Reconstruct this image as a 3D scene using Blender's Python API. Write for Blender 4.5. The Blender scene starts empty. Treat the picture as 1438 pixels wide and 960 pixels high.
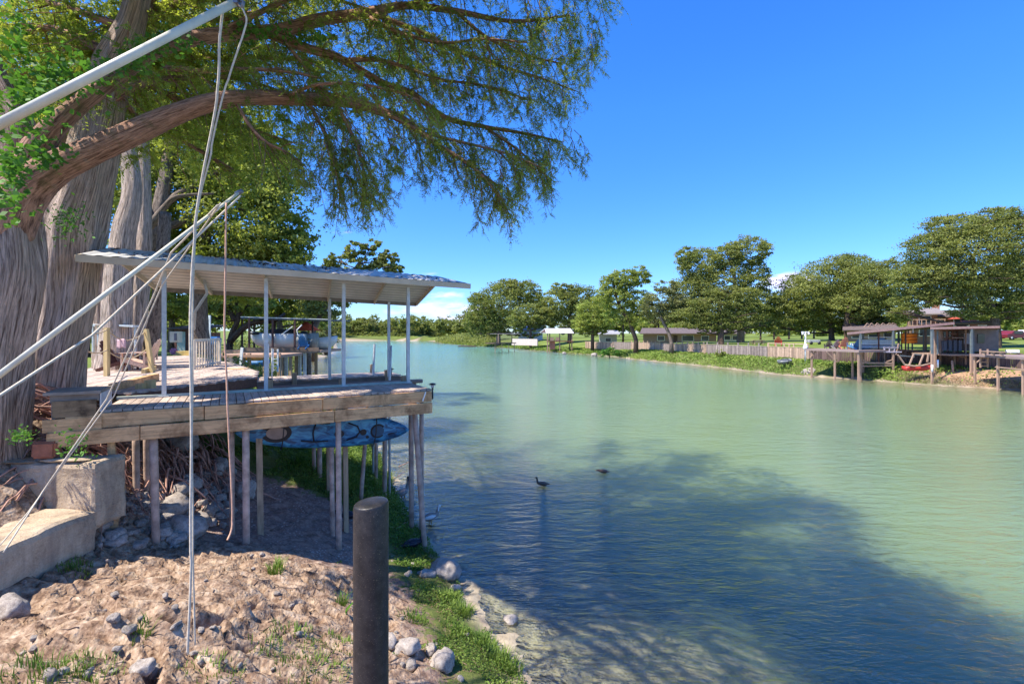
import bpy, bmesh, math, random
import numpy as np
from mathutils import Vector, Matrix, noise
R = math.radians
random.seed(7); rng = np.random.default_rng(7)
scene = bpy.context.scene
COL = scene.collection
F, CX, HY, H = 660.0, 719.0, 468.0, 5.0        # measured lens, horizon row and eye height of the photograph

def P(px, py, Y):                               # survey: a sight line at a known distance -> a point
    return Vector(((px-CX)/F*Y, Y, H-(py-HY)/F*Y))
def PZ(px, py, z):                              # survey: a sight line meeting a known height -> a point
    Y = (H-z)*F/(py-HY)
    return Vector(((px-CX)/F*Y, Y, z))

# ------------------------------------------------------------------ materials
MATS = {}
def nodemat(name):
    m = bpy.data.materials.new(name); m.use_nodes = True
    nt = m.node_tree; nt.nodes.clear()
    return m, nt
def N(nt, typ, **kw):
    n = nt.nodes.new(typ)
    for k, v in kw.items():
        if k.startswith('i_'):
            key = k[2:]; key = int(key) if key.isdigit() else key.replace('_', ' ')
            n.inputs[key].default_value = v
        else: setattr(n, k, v)
    return n
def L(nt, a, b): nt.links.new(a, b)
def c4(c): return (c[0], c[1], c[2], 1)
def ramp(nt, fac, stops):
    r = N(nt, 'ShaderNodeValToRGB'); e = r.color_ramp.elements
    e[0].position = stops[0][0]; e[0].color = c4(stops[0][1])
    e[1].position = stops[-1][0]; e[1].color = c4(stops[-1][1])
    for p, c in stops[1:-1]:
        x = e.new(p); x.color = c4(c)
    L(nt, fac, r.inputs['Fac']); return r.outputs['Color']
def mixc(nt, fac, a, b, mode='MIX'):
    m = N(nt, 'ShaderNodeMix', data_type='RGBA', blend_type=mode)
    if isinstance(fac, (int, float)): m.inputs[0].default_value = fac
    else: L(nt, fac, m.inputs[0])
    for k, v in ((6, a), (7, b)):
        if isinstance(v, (tuple, list)): m.inputs[k].default_value = c4(v)
        else: L(nt, v, m.inputs[k])
    return m.outputs[2]
def mth(nt, op, a, b=None, c=None, clamp=False):
    m = N(nt, 'ShaderNodeMath', operation=op, use_clamp=clamp)
    for k, v in ((0, a), (1, b), (2, c)):
        if v is None: continue
        if isinstance(v, (int, float)): m.inputs[k].default_value = v
        else: L(nt, v, m.inputs[k])
    return m.outputs[0]
def coords(nt, scale=(1, 1, 1), kind='Object'):
    t = N(nt, 'ShaderNodeTexCoord'); m = N(nt, 'ShaderNodeMapping')
    m.inputs['Scale'].default_value = scale
    L(nt, t.outputs[kind], m.inputs['Vector']); return m.outputs['Vector']
def noi(nt, vec, scale, detail=4, rough=.6, dist=0):
    n = N(nt, 'ShaderNodeTexNoise'); n.inputs['Scale'].default_value = scale
    n.inputs['Detail'].default_value = detail; n.inputs['Roughness'].default_value = rough
    n.inputs['Distortion'].default_value = dist
    L(nt, vec, n.inputs['Vector']); return n.outputs['Fac']
def finish(nt, color, rough=.7, bump=None, bstr=.3, bdist=.02, metal=0, spec=.4, sss=None):
    p = N(nt, 'ShaderNodeBsdfPrincipled'); o = N(nt, 'ShaderNodeOutputMaterial')
    if isinstance(color, (tuple, list)): p.inputs['Base Color'].default_value = c4(color)
    else: L(nt, color, p.inputs['Base Color'])
    if isinstance(rough, (int, float)): p.inputs['Roughness'].default_value = rough
    else: L(nt, rough, p.inputs['Roughness'])
    p.inputs['Metallic'].default_value = metal
    p.inputs['Specular IOR Level'].default_value = spec
    if bump is not None:
        b = N(nt, 'ShaderNodeBump'); b.inputs['Strength'].default_value = bstr
        b.inputs['Distance'].default_value = bdist
        L(nt, bump, b.inputs['Height']); L(nt, b.outputs[0], p.inputs['Normal'])
    L(nt, p.outputs[0], o.inputs[0]); return p
def tinted(nt, col, amt=.5):                     # per-plank / per-piece brightness stored on the mesh
    a = N(nt, 'ShaderNodeAttribute', attribute_name='tint')
    v = mth(nt, 'MULTIPLY_ADD', a.outputs['Fac'], amt*2, 1-amt)
    h = N(nt, 'ShaderNodeHueSaturation'); L(nt, col, h.inputs['Color']); L(nt, v, h.inputs['Value'])
    return h.outputs['Color']
def plain(name, c, rough=.6, metal=0, var=.25, scale=6, spec=.4, bump=.1):
    if name in MATS: return MATS[name]
    m, nt = nodemat(name); v = coords(nt)
    n = noi(nt, v, scale); d = tuple(x*(1-var) for x in c); u = tuple(min(1, x*(1+var*.6)) for x in c)
    col = ramp(nt, n, [(.3, d), (.7, u)])
    n2 = noi(nt, v, scale*7, 3)
    finish(nt, tinted(nt, col, .25), rough, n2, bump, .01, metal, spec); MATS[name] = m; return m
def wood(name, c, dark, axis=1, stain=.4, rough=.85, tint=.35):
    if name in MATS: return MATS[name]
    m, nt = nodemat(name); s = [28, 28, 28]; s[axis] = 1.6
    v = coords(nt, tuple(s)); g = noi(nt, v, 1.0, 5, .65, .6)
    col = ramp(nt, g, [(.32, tuple(x*.62 for x in c)), (.5, c), (.72, tuple(min(1, x*1.22) for x in c))])
    v2 = coords(nt); s2 = noi(nt, v2, 2.3, 6, .7, .5)
    sf = mth(nt, 'MULTIPLY', ramp(nt, s2, [(.45, (0, 0, 0)), (.68, (1, 1, 1))]), stain)
    col = mixc(nt, sf, col, dark)
    finish(nt, tinted(nt, col, tint), rough, g, .5, .008, 0, .25); MATS[name] = m; return m
def bark(name, c, dark, us=14, vs=1.2, rough=.95, bd=.05, moss=None):
    if name in MATS: return MATS[name]
    m, nt = nodemat(name); v = coords(nt, (us, vs, 1), 'UV')
    g = noi(nt, v, 1.0, 6, .62, .8); v3 = coords(nt); b = noi(nt, v3, 1.7, 4, .6)
    g2 = noi(nt, coords(nt, (us*3.2, vs*3, 1), 'UV'), 1.0, 4, .6, .4)
    f = mth(nt, 'MULTIPLY_ADD', g2, .35, mth(nt, 'MULTIPLY', g, .75))
    col = ramp(nt, f, [(.43, dark), (.51, tuple(x*.72 for x in c)), (.56, c), (.64, tuple(min(1, x*1.5) for x in c))])  # besides the grain, groove shading is put into the bark colour
    col = mixc(nt, mth(nt, 'MULTIPLY', b, .35), col, tuple(x*.75 for x in c))
    lich = ramp(nt, noi(nt, v3, 5.5, 5, .7), [(.60, (0, 0, 0)), (.68, (1, 1, 1))])
    col = mixc(nt, mth(nt, 'MULTIPLY', lich, .30), col, (.30, .29, .24))
    if moss:
        mf = ramp(nt, noi(nt, v3, 3.1, 4), [(.56, (0, 0, 0)), (.72, (1, 1, 1))])
        col = mixc(nt, mth(nt, 'MULTIPLY', mf, .6), col, moss)
    finish(nt, col, rough, f, 1.0, bd, 0, .15); MATS[name] = m; return m
def leafmat(name, c, c2, trans=.35, scale=.9, rough=.6):
    if name in MATS: return MATS[name]
    m, nt = nodemat(name); v = coords(nt); n = noi(nt, v, scale, 3)
    col = ramp(nt, n, [(.35, c), (.65, c2)]); col = tinted(nt, col, .45)
    p = N(nt, 'ShaderNodeBsdfPrincipled'); L(nt, col, p.inputs['Base Color'])
    p.inputs['Roughness'].default_value = rough; p.inputs['Specular IOR Level'].default_value = .25
    t = N(nt, 'ShaderNodeBsdfTranslucent')
    L(nt, mixc(nt, 1.0, col, (1.0, 1.0, .55), 'MULTIPLY'), t.inputs['Color'])
    s = N(nt, 'ShaderNodeMixShader'); s.inputs[0].default_value = trans
    L(nt, p.outputs[0], s.inputs[1]); L(nt, t.outputs[0], s.inputs[2])
    o = N(nt, 'ShaderNodeOutputMaterial'); L(nt, s.outputs[0], o.inputs[0]); MATS[name] = m; return m

# ------------------------------------------------------------------ mesh building
def link(name, me, mat, parent=None):
    o = bpy.data.objects.new(name, me); COL.objects.link(o)
    if mat: me.materials.append(mat)
    if parent is not None: o.parent = parent
    return o
class MB:
    def __init__(s): s.v = []; s.f = []; s.t = []; s.uv = []; s.sm = []
    def add(s, vs, fs, tint=None, uvs=None, smooth=False, M=None):
        if tint is None: tint = .5
        b = len(s.v)
        for x in vs:
            x = Vector(x); s.v.append(tuple(M @ x if M else x)); s.t.append(tint)
        for i, f in enumerate(fs):
            s.f.append([b+k for k in f]); s.sm.append(smooth)
            s.uv.append(uvs[i] if uvs else None)
        return s
    def box(s, c, d, tint=None, rot=None, bev=0):   # centre, full size, optional 3x3/4x4 rotation
        c = Vector(c); x, y, z = d[0]/2, d[1]/2, d[2]/2
        if bev:
            bm = bmesh.new(); bmesh.ops.create_cube(bm, size=1)
            for v in bm.verts: v.co = Vector((v.co.x*d[0], v.co.y*d[1], v.co.z*d[2]))
            bmesh.ops.bevel(bm, geom=bm.edges[:], offset=bev, segments=2, affect='EDGES')
            vs = [v.co.copy() for v in bm.verts]; fs = [[v.index for v in f.verts] for f in bm.faces]; bm.free()
        else:
            vs = [Vector(q) for q in ((-x,-y,-z),(x,-y,-z),(x,y,-z),(-x,y,-z),(-x,-y,z),(x,-y,z),(x,y,z),(-x,y,z))]
            fs = [(0,3,2,1),(4,5,6,7),(0,1,5,4),(1,2,6,5),(2,3,7,6),(3,0,4,7)]
        if rot is not None: vs = [rot @ v for v in vs]
        return s.add([c+v for v in vs], fs, tint)
    def bar(s, a, b, w, h=None, tint=None, up=(0,0,1)):  # squared bar from a to b
        a = Vector(a); b = Vector(b); h = h or w; d = (b-a); l = d.length
        if l < 1e-6: return s
        z = d.normalized(); u = Vector(up)
        if abs(z.dot(u)) > .98: u = Vector((0, 1, 0)) if abs(z.y) < .9 else Vector((1, 0, 0))
        x = z.cross(u).normalized(); y = x.cross(z)
        rot = Matrix((x, y, z)).transposed()
        return s.box((a+b)/2, (w, h, l), tint, rot)
    def tube(s, pts, rad, n=8, tint=None, caps=True, rough=0, seed=0, smooth=True, flute=0, nf=5):
        pts = [Vector(p) for p in pts]
        if isinstance(rad, (int, float)): rad = [rad]*len(pts)
        vs = []; fs = []; uvs = []; acc = 0; ref = None; prev = None; ss = []
        for i, p in enumerate(pts):
            t = (pts[min(i+1, len(pts)-1)]-pts[max(i-1, 0)]).normalized()
            if ref is None:
                ref = Vector((0, -1, 0)) if abs(t.y) < .8 else Vector((1, 0, 0))
            ref = (ref - t*ref.dot(t)).normalized(); bn = t.cross(ref)
            if prev is not None: acc += (p-prev).length
            prev = p; ss.append(acc)
            for k in range(n):
                a = 2*math.pi*k/n; r = rad[i]
                if flute: r *= 1+flute*math.sin(nf*a+1.3*math.sin(i*.23+seed)+seed)
                if rough:
                    q = p*(.55/max(rad[i], .03))
                    r *= 1+rough*noise.noise(Vector((math.cos(a)*2.2+seed, math.sin(a)*2.2, acc*.9/max(rad[0], .05)*.6)))
                vs.append(p+ref*(r*math.cos(a))+bn*(r*math.sin(a)))
        for i in range(len(pts)-1):
            r = max(rad[0], .02)
            for k in range(n):
                k2 = (k+1) % n
                fs.append((i*n+k, i*n+k2, (i+1)*n+k2, (i+1)*n+k))
                u0 = k/n*r*6.28; u1 = (k+1)/n*r*6.28
                uvs.append(((u0, ss[i]), (u1, ss[i]), (u1, ss[i+1]), (u0, ss[i+1])))
        if caps:
            fs.append(tuple(range(n-1, -1, -1))); uvs.append(None)
            b = (len(pts)-1)*n; fs.append(tuple(range(b, b+n))); uvs.append(None)
        return s.add(vs, fs, tint, uvs, smooth)
    def poly(s, pts, z0, z1, tint=None):           # vertical prism over a 2-D outline
        n = len(pts); vs = [(p[0], p[1], z0) for p in pts]+[(p[0], p[1], z1) for p in pts]
        fs = [tuple(range(n-1, -1, -1)), tuple(range(n, 2*n))]+[(i, (i+1) % n, n+(i+1) % n, n+i) for i in range(n)]
        return s.add(vs, fs, tint)
    def rock(s, c, d, seed=0, tint=None, sub=2, rz=0, jag=.28):
        bm = bmesh.new(); bmesh.ops.create_icosphere(bm, subdivisions=sub, radius=1)
        M = Matrix.Rotation(rz, 3, 'Z') @ Matrix.Rotation((seed*1.7) % .5-.25, 3, 'X')
        vs = []
        for v in bm.verts:
            p = v.co.copy(); q = p*1.1+Vector((seed*3.1, seed*1.7, seed))
            k = 1+jag*noise.noise(q*1.3)+jag*.5*noise.noise(q*3.1)
            p = p*k
            p = Vector([math.copysign(abs(t)**.8, t) for t in p])
            vs.append(M @ Vector((p.x*d[0]/2, p.y*d[1]/2, p.z*d[2]/2))+Vector(c))
        fs = [[v.index for v in f.verts] for f in bm.faces]; bm.free()
        return s.add(vs, fs, tint, None, sub > 2)
    def mesh(s, name):
        me = bpy.data.meshes.new(name); me.from_pydata(s.v, [], s.f)
        at = me.attributes.new('tint', 'FLOAT', 'POINT'); at.data.foreach_set('value', s.t)
        if any(u is not None for u in s.uv):
            ul = me.uv_layers.new(name='UVMap'); buf = []
            for f, u in zip(s.f, s.uv):
                if u is None: buf += [0.0]*(2*len(f))
                else:
                    for q in u: buf += [q[0], q[1]]
            ul.data.foreach_set('uv', buf)
        me.polygons.foreach_set('use_smooth', s.sm); me.update(); return me
    def build(s, name, mat, parent=None): return link(name, s.mesh(name), mat, parent)
def quads_mesh(name, Q, tint):                      # Q (n,4,3) leaf faces
    n = len(Q); me = bpy.data.meshes.new(name)
    me.vertices.add(n*4); me.vertices.foreach_set('co', np.ascontiguousarray(Q, dtype=np.float32).ravel())
    me.loops.add(n*4); me.loops.foreach_set('vertex_index', np.arange(n*4, dtype=np.int32))
    me.polygons.add(n); me.polygons.foreach_set('loop_start', np.arange(0, n*4, 4, dtype=np.int32))
    me.polygons.foreach_set('loop_total', np.full(n, 4, dtype=np.int32))
    at = me.attributes.new('tint', 'FLOAT', 'POINT')
    at.data.foreach_set('value', np.repeat(tint, 4).astype(np.float32))
    me.update(calc_edges=True); me.validate(); return me
def unit(a): return a/np.maximum(np.linalg.norm(a, axis=-1, keepdims=True), 1e-9)
def leafquads(C, size, up=.0, aspect=.55, sizevar=.35, dirs=None):
    """one small kite-shaped leaf face at each centre"""
    n = len(C); a = unit(rng.normal(size=(n, 3)) if dirs is None else dirs)
    b = rng.normal(size=(n, 3)); b[:, 2] += up*0
    nrm = unit(np.cross(a, b)); nrm[:, 2] += up; nrm = unit(nrm)
    a = unit(a-nrm*np.sum(a*nrm, 1, keepdims=True)); b = np.cross(nrm, a)
    s = size*(1+sizevar*rng.uniform(-1, 1, (n, 1)))
    return np.stack([C-a*s*.5, C+b*s*aspect*.5, C+a*s*.5, C-b*s*aspect*.5], 1)

# ------------------------------------------------------------------ naming
def tag(o, label=None, cat=None, group=None, kind=None):
    if label: o['label'] = label
    if cat: o['category'] = cat
    if group: o['group'] = group
    if kind: o['kind'] = kind
    return o
def thing(name, label, cat, loc=(0, 0, 0), rz=0, group=None):
    o = bpy.data.objects.new(name, None); COL.objects.link(o); o.empty_display_size = .1
    o.location = loc; o.rotation_euler = (0, 0, rz)
    return tag(o, label, cat, group)
def copy_tree(o, parent=None, label=None):
    c = o.copy(); COL.objects.link(c); c.parent = parent
    if label: c['label'] = label
    for ch in list(o.children): copy_tree(ch, c)
    return c
# ------------------------------------------------------------------ river outline and terrain
LEFT = [(30,-60),(6,-10),(3.6,1.5),(1.6,4.5),(.95,5.6),(.3,6.65),(-.2,7.7),(-.75,8.7),(-1.0,9.6),(-1.9,11.2),(-2.9,13),(-4.0,15.5),(-5.0,18.1),
        (-8,25),(-13,35),(-27,62),(-38,89),(-52,137),(-78,205),(-110,290),(-118,318)]
RIGHT = [(-80,322),(-50,300),(-36,240),(-21.5,206),(-5,174),(11.7,127),(21,106),(24.5,89),(30.2,70),(32.8,56.5),(37.6,51.6),(40.8,45.4),
         (45.5,41),(56,30),(75,8),(100,-60)]
WP = np.array(LEFT+RIGHT, float)
def sdf(x, y):
    x = np.asarray(x, float); y = np.asarray(y, float)
    best = np.full(x.shape, 1e9); ins = np.zeros(x.shape, bool); n = len(WP)
    for i in range(n):
        ax, ay = WP[i]; bx, by = WP[(i+1) % n]
        dx, dy = bx-ax, by-ay; t = np.clip(((x-ax)*dx+(y-ay)*dy)/(dx*dx+dy*dy), 0, 1)
        best = np.minimum(best, np.hypot(x-ax-t*dx, y-ay-t*dy))
        c = ((ay > y) != (by > y)); 
        with np.errstate(divide='ignore', invalid='ignore'):
            xi = ax+(y-ay)*dx/(dy if dy != 0 else 1e-9)
        ins ^= c & (x < xi)
    return np.where(ins, -best, best)
CP = np.array([(.3,6.65,0),(-.2,7.7,0),(-1.0,9.6,0),(-1.9,11.2,0),(-2.9,13,0),(-5,18.1,0),(-8,25,0),(.95,5.6,0),(1.6,4.5,0),(3.6,1.5,0),
 (-4.87,8.6,1.05),(-6.14,8.07,1.33),(-3.56,9.63,.56),(-2.4,10.3,.12),
 (-6.35,5.6,1.66),(-6.2,7.2,1.5),(-3.24,4.56,1.6),(-1.83,5.5,.9),(-4.4,4.0,2.0),(-.9,6.0,.5),(-4.28,6.75,1.4),(-5.06,5.87,1.6),
 (-3.3,6.9,1.0),(-1.8,7.57,.45),(-5.9,13.4,1.45),(-6.6,12.3,1.75),(-7.9,10.9,2.3),(-6.4,9.3,1.4),(-7.2,8.8,2.2),(-6.3,15.5,1.2),(-4.4,16.0,.3),
 (-8.2,8.3,3.45),(-9.2,10.5,3.6),(-12,12,3.65),(-12,20,3.6),(-9.5,15,3.0),(-11,25,2.6),(-15,30,3.6),(-8,5.8,3.0),(-9,3,3.4),(-6,2,2.7),(-2,2,1.6),
 (-3.5,13.0,.35),(-4.4,11.6,.9),(-2.6,9,.45)], float)
def tps(r): return np.where(r > 0, r*r*np.log(np.maximum(r, 1e-9)), 0)
_n = len(CP); _A = np.zeros((_n+3, _n+3))
_A[:_n, :_n] = tps(np.hypot(CP[:, None, 0]-CP[None, :, 0], CP[:, None, 1]-CP[None, :, 1]))+np.eye(_n)*.15
_A[:_n, _n:] = np.c_[np.ones(_n), CP[:, :2]]; _A[_n:, :_n] = _A[:_n, _n:].T
_W = np.linalg.solve(_A, np.r_[CP[:, 2], 0, 0, 0])
def near_h(x, y):
    o = _W[_n]+_W[_n+1]*x+_W[_n+2]*y
    for i in range(_n): o = o+_W[i]*tps(np.hypot(x-CP[i, 0], y-CP[i, 1]))
    return o
def sst(a, b, x):
    t = np.clip((x-a)/(b-a), 0, 1); return t*t*(3-2*t)
WALLD = 8.0
def base_h(x, y):
    x = np.asarray(x, float); y = np.asarray(y, float); d = sdf(x, y)
    right = x > -20+0*y
    right = right & (x > 4) | (y > 150) & (x > -60)
    hl = 3.6*sst(0, 9, d)+.02*np.clip(d-9, 0, 200)
    hw = 1.35*sst(-.5, 6, d)+np.where(d > WALLD+.95, 1.6, 0)+.022*np.clip(d-WALLD, 0, 110)
    hs = 2.6*sst(0, 22, d)+.02*np.clip(d-22, 0, 110)
    kw = sst(122, 100, y)
    hr = hw*kw+hs*(1-kw)
    land = np.where(right, hr, hl)
    kn = sst(27, 20, y)*sst(-17, -12, x)*(x < 8)*(y > -6)
    land = land*(1-kn)+np.clip(near_h(x, y), .03, 3.75)*kn
    bed = -(.075*np.clip(-d, 0, 2.4)+.20*np.clip(-d-2.4, 0, 9))
    return np.where(d > 0, land*sst(-.05, .5, d), bed), d
def fbm(x, y, s, o=4, seed=0):
    return np.array([noise.fractal(Vector((a*s+seed, b*s-seed, seed*.7)), 1.0, 2.1, o) for a, b in zip(np.ravel(x), np.ravel(y))]).reshape(np.shape(x))
def _g(px, py, z): q = PZ(px, py, z); return (q.x, q.y)
CREV = [([_g(140,880,1.75), _g(180,892,1.65), _g(235,900,1.55), _g(290,893,1.5), _g(325,868,1.45)], .24, .11), ([_g(325,868,1.45), _g(360,850,1.3), _g(420,842,1.15), _g(480,850,1.0)], .15, .06),
        ([_g(60,905,1.85), _g(140,930,1.6), _g(215,945,1.5), (-3.3,4.3)], .14, .06), ([_g(330,925,1.4), _g(400,900,1.15), _g(450,870,1.0)], .12, .06), ([_g(380,790,1.1), _g(430,815,1.0), _g(480,815,.9)], .10, .06), ([_g(90,845,1.8), _g(150,850,1.7)], .12, .07)]
def rockmask(x, y):                       # bare eroded ledge in the foreground
    return sst(9.2, 8.2, y)*sst(-.9, -1.9, x+.35*(y-7.2))*sst(.4, 1.2, sdf(x, y))*(x > -9)
def detail(x, y, d):
    x = np.asarray(x); y = np.asarray(y); o = np.zeros(x.shape)
    k = (x > -13) & (x < 4) & (y < 21) & (y > 2.5)
    if k.any():
        a, b = x[k], y[k]; rm = rockmask(a, b)
        n1 = fbm(a*.55, b*1.25, 1.0, 4, 3.3); n2 = fbm(a, b, 3.1, 4, 9.1); n3 = fbm(a, b, 9.0, 3, 1.1)
        t = (n1*1.35+.13*n2+3)*2.1; fr = t-np.floor(t)
        ledge = (np.floor(t)+sst(.0, .14, fr))/2.1-t/2.1
        h = rm*(ledge*.30+n2*.028+n3*.010)+(1-rm)*(n2*.05+n3*.012)
        for pl_, dep_, wd_ in CREV:
            for (ax, ay), (bx, by) in zip(pl_[:-1], pl_[1:]):
                tt = np.clip(((a-ax)*(bx-ax)+(b-ay)*(by-ay))/((bx-ax)**2+(by-ay)**2), 0, 1)
                dd = np.hypot(a-ax-tt*(bx-ax), b-ay-tt*(by-ay))+n2*.05
                h = h-dep_*sst(wd_, wd_*.35, dd)+dep_*.35*np.exp(-((dd-wd_*1.7)/(wd_*.8))**2)
        e = sst(0, .5, d[k]); sub = sst(-3, 0, d[k])
        o[k] = h*np.maximum(e, .0)+(n2*.05+n1*.03)*(1-e)*sub
    return o
def ground_h(x, y):
    x = np.atleast_1d(np.asarray(x, float)); y = np.atleast_1d(np.asarray(y, float))
    h, d = base_h(x, y); return h+detail(x, y, d)

def seg(a, b, s):
    return list(np.arange(a, b, s))
XS = np.array(seg(-420,-140,28)+seg(-140,-40,5)+seg(-40,-12,1)+seg(-12,2.2,.055)+seg(2.2,10,.4)+seg(10,75,1.1)+seg(75,160,6)+seg(160,520,36)+[520.])
YS = np.array(seg(-60,0,6)+seg(0,3.4,.4)+seg(3.4,14,.055)+seg(14,21,.13)+seg(21,40,.8)+seg(40,125,1.15)+seg(125,220,4)+seg(220,380,8)+seg(380,900,52)+[900.])
GX, GY = np.meshgrid(XS, YS)
GH, GD = base_h(GX, GY)
GHd = GH+detail(GX, GY, GD)
def glook(A, x, y):                                # bilinear look-up on the terrain grid
    x = np.asarray(x, float); y = np.asarray(y, float)
    i = np.clip(np.searchsorted(XS, x)-1, 0, len(XS)-2); j = np.clip(np.searchsorted(YS, y)-1, 0, len(YS)-2)
    u = np.clip((x-XS[i])/(XS[i+1]-XS[i]), 0, 1); v = np.clip((y-YS[j])/(YS[j+1]-YS[j]), 0, 1)
    return (A[j, i]*(1-u)+A[j, i+1]*u)*(1-v)+(A[j+1, i]*(1-u)+A[j+1, i+1]*u)*v
def gz(x, y): return float(glook(GHd, x, y))
def gridmesh(name, X, Y, Z, keep=None, attrs={}):
    ny, nx = X.shape; idx = np.arange(ny*nx).reshape(ny, nx)
    q = np.stack([idx[:-1, :-1], idx[:-1, 1:], idx[1:, 1:], idx[1:, :-1]], -1).reshape(-1, 4)
    if keep is not None:
        kf = (keep[:-1, :-1] | keep[:-1, 1:] | keep[1:, 1:] | keep[1:, :-1]).ravel(); q = q[kf]
    used, inv = np.unique(q, return_inverse=True); q = inv.reshape(-1, 4)
    V = np.stack([X.ravel(), Y.ravel(), Z.ravel()], -1)[used]
    me = bpy.data.meshes.new(name); me.vertices.add(len(V)); me.vertices.foreach_set('co', V.astype(np.float32).ravel())
    me.loops.add(q.size); me.loops.foreach_set('vertex_index', q.astype(np.int32).ravel())
    me.polygons.add(len(q)); me.polygons.foreach_set('loop_start', np.arange(0, q.size, 4, dtype=np.int32))
    me.polygons.foreach_set('loop_total', np.full(len(q), 4, dtype=np.int32))
    me.polygons.foreach_set('use_smooth', np.ones(len(q), bool))
    for k, a in attrs.items():
        at = me.attributes.new(k, 'FLOAT', 'POINT'); at.data.foreach_set('value', a.ravel()[used].astype(np.float32))
    me.update(calc_edges=True); return me

# grass cover: lawns above, weeds on the banks, bare rock and dirt in the foreground
def grass_amount(x, y, d):
    g = np.where(d > 0, 1.0, 0.0)
    near = (x > -13) & (x < 5) & (y < 21)
    rm = rockmask(x, y)
    strip = sst(0, .15, d)*sst(2.6, .9, d)
    far = sst(10.7, 12.0, y)*.95
    under = sst(-2.5, -3.6, x)*sst(12.0, 10.8, y)
    gn = np.maximum(strip*.78, far)*(1-under)+under*.12
    gn = np.where(d > 3.2, np.maximum(gn*(y > 11), .15*(1-rm)), gn)*(1-.75*rm)
    gn = np.where((x < -8.6) & (y < 13), .15, gn)
    g = np.where(near, gn, g)
    return g*(d > .02)
dirt_right = sst(41, 44, GX)*sst(8.5, 6, GD)*(GY < 60)       # orange dirt bank under the far boathouses
GR = grass_amount(GX, GY, GD)*(1-dirt_right)
RKM = rockmask(GX, GY)
me = gridmesh('ground', GX, GY, GHd, None, {'grass': GR, 'rockm': RKM, 'red': dirt_right, 'lawn': sst(8, 10, GD)*np.where((GX > 5) | (GX < -11), 1, 0), 'wet': sst(.5, -.1, GD)})
m, nt = nodemat('ground_earth_grass')
def att(n): return N(nt, 'ShaderNodeAttribute', attribute_name=n).outputs['Fac']
v = coords(nt)
n1 = noi(nt, v, 1.1, 6, .65); n2 = noi(nt, v, 7, 6, .7); n3 = noi(nt, v, 32, 4, .7); n0 = noi(nt, v, .12, 4, .6)
rock = ramp(nt, n2, [(.32, (.09, .052, .034)), (.45, (.24, .155, .104)), (.58, (.42, .305, .215)), (.74, (.57, .48, .38))])
dirt = ramp(nt, n2, [(.3, (.10, .060, .046)), (.5, (.28, .18, .14)), (.68, (.44, .32, .25)), (.8, (.55, .46, .40))])
vo = N(nt, 'ShaderNodeTexVoronoi'); vo.inputs['Scale'].default_value = 16; L(nt, v, vo.inputs['Vector'])
peb = ramp(nt, vo.outputs['Distance'], [(.10, (.58, .50, .44)), (.38, (.24, .16, .13))])
dirt = mixc(nt, ramp(nt, noi(nt, v, 2.2, 3), [(.42, (0, 0, 0)), (.6, (.75, .75, .75))]), dirt, peb)
col = mixc(nt, att('rockm'), dirt, rock)
red = ramp(nt, n2, [(.3, (.22, .12, .07)), (.7, (.50, .33, .20))])
col = mixc(nt, att('red'), col, red)
gr = ramp(nt, mth(nt, 'MULTIPLY_ADD', n3, .5, mth(nt, 'MULTIPLY', n1, .5)), [(.32, (.055, .065, .018)), (.5, (.10, .125, .030)), (.7, (.19, .20, .06))])
lawn = ramp(nt, mth(nt, 'MULTIPLY_ADD', n0, .6, mth(nt, 'MULTIPLY', n3, .4)), [(.35, (.075, .12, .018)), (.6, (.19, .235, .05))])
gr = mixc(nt, att('lawn'), gr, lawn)
gm = mth(nt, 'MULTIPLY_ADD', mth(nt, 'SUBTRACT', n2, .5), 1.9, att('grass'))
gm = ramp(nt, gm, [(.42, (0, 0, 0)), (.62, (1, 1, 1))])
col = mixc(nt, gm, col, gr)
sand = ramp(nt, noi(nt, v, 1.8, 5, .65, .6), [(.3, (.20, .16, .11)), (.55, (.42, .35, .25)), (.75, (.58, .50, .37))])
col = mixc(nt, att('wet'), col, sand)
bh = mth(nt, 'MULTIPLY_ADD', n3, .6, mth(nt, 'MULTIPLY', n2, 1.2))
vb = N(nt, 'ShaderNodeTexVoronoi', feature='SMOOTH_F1'); vb.inputs['Scale'].default_value = 26; L(nt, v, vb.inputs['Vector'])
bh = mth(nt, 'MULTIPLY_ADD', mth(nt, 'MULTIPLY', vb.outputs['Distance'], att('rockm')), -.9, bh)
finish(nt, col, .95, bh, .7, .035, 0, .2)
tag(link('ground', me, m), kind='structure')

# ------------------------------------------------------------------ water
keep = GD < .6
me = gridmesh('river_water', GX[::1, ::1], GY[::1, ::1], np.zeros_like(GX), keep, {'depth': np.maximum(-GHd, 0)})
m, nt = nodemat('river_water')
v = coords(nt)
dep = N(nt, 'ShaderNodeAttribute', attribute_name='depth').outputs['Fac']
opaque = mth(nt, 'SUBTRACT', 1.0, mth(nt, 'POWER', 2.718, mth(nt, 'MULTIPLY', dep, -1.0)))
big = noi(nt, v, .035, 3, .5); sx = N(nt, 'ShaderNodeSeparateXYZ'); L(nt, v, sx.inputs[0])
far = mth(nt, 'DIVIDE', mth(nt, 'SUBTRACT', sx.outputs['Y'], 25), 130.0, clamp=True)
turb_refl = ramp(nt, big, [(.35, (.175, .245, .105)), (.65, (.225, .300, .130))])
turb_refl = mixc(nt, far, turb_refl, (.14, .36, .30))  # reflection on distant water put into the murky colour as turquoise
w1 = noi(nt, coords(nt, (.55, 1.5, 1)), 2.1, 3, .55, .5)
w2 = noi(nt, coords(nt, (1.0, 2.4, 1)), 6.5, 3, .6, .4)
w0 = noi(nt, coords(nt, (.35, .6, 1)), .5, 3, .55, .6)
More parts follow.
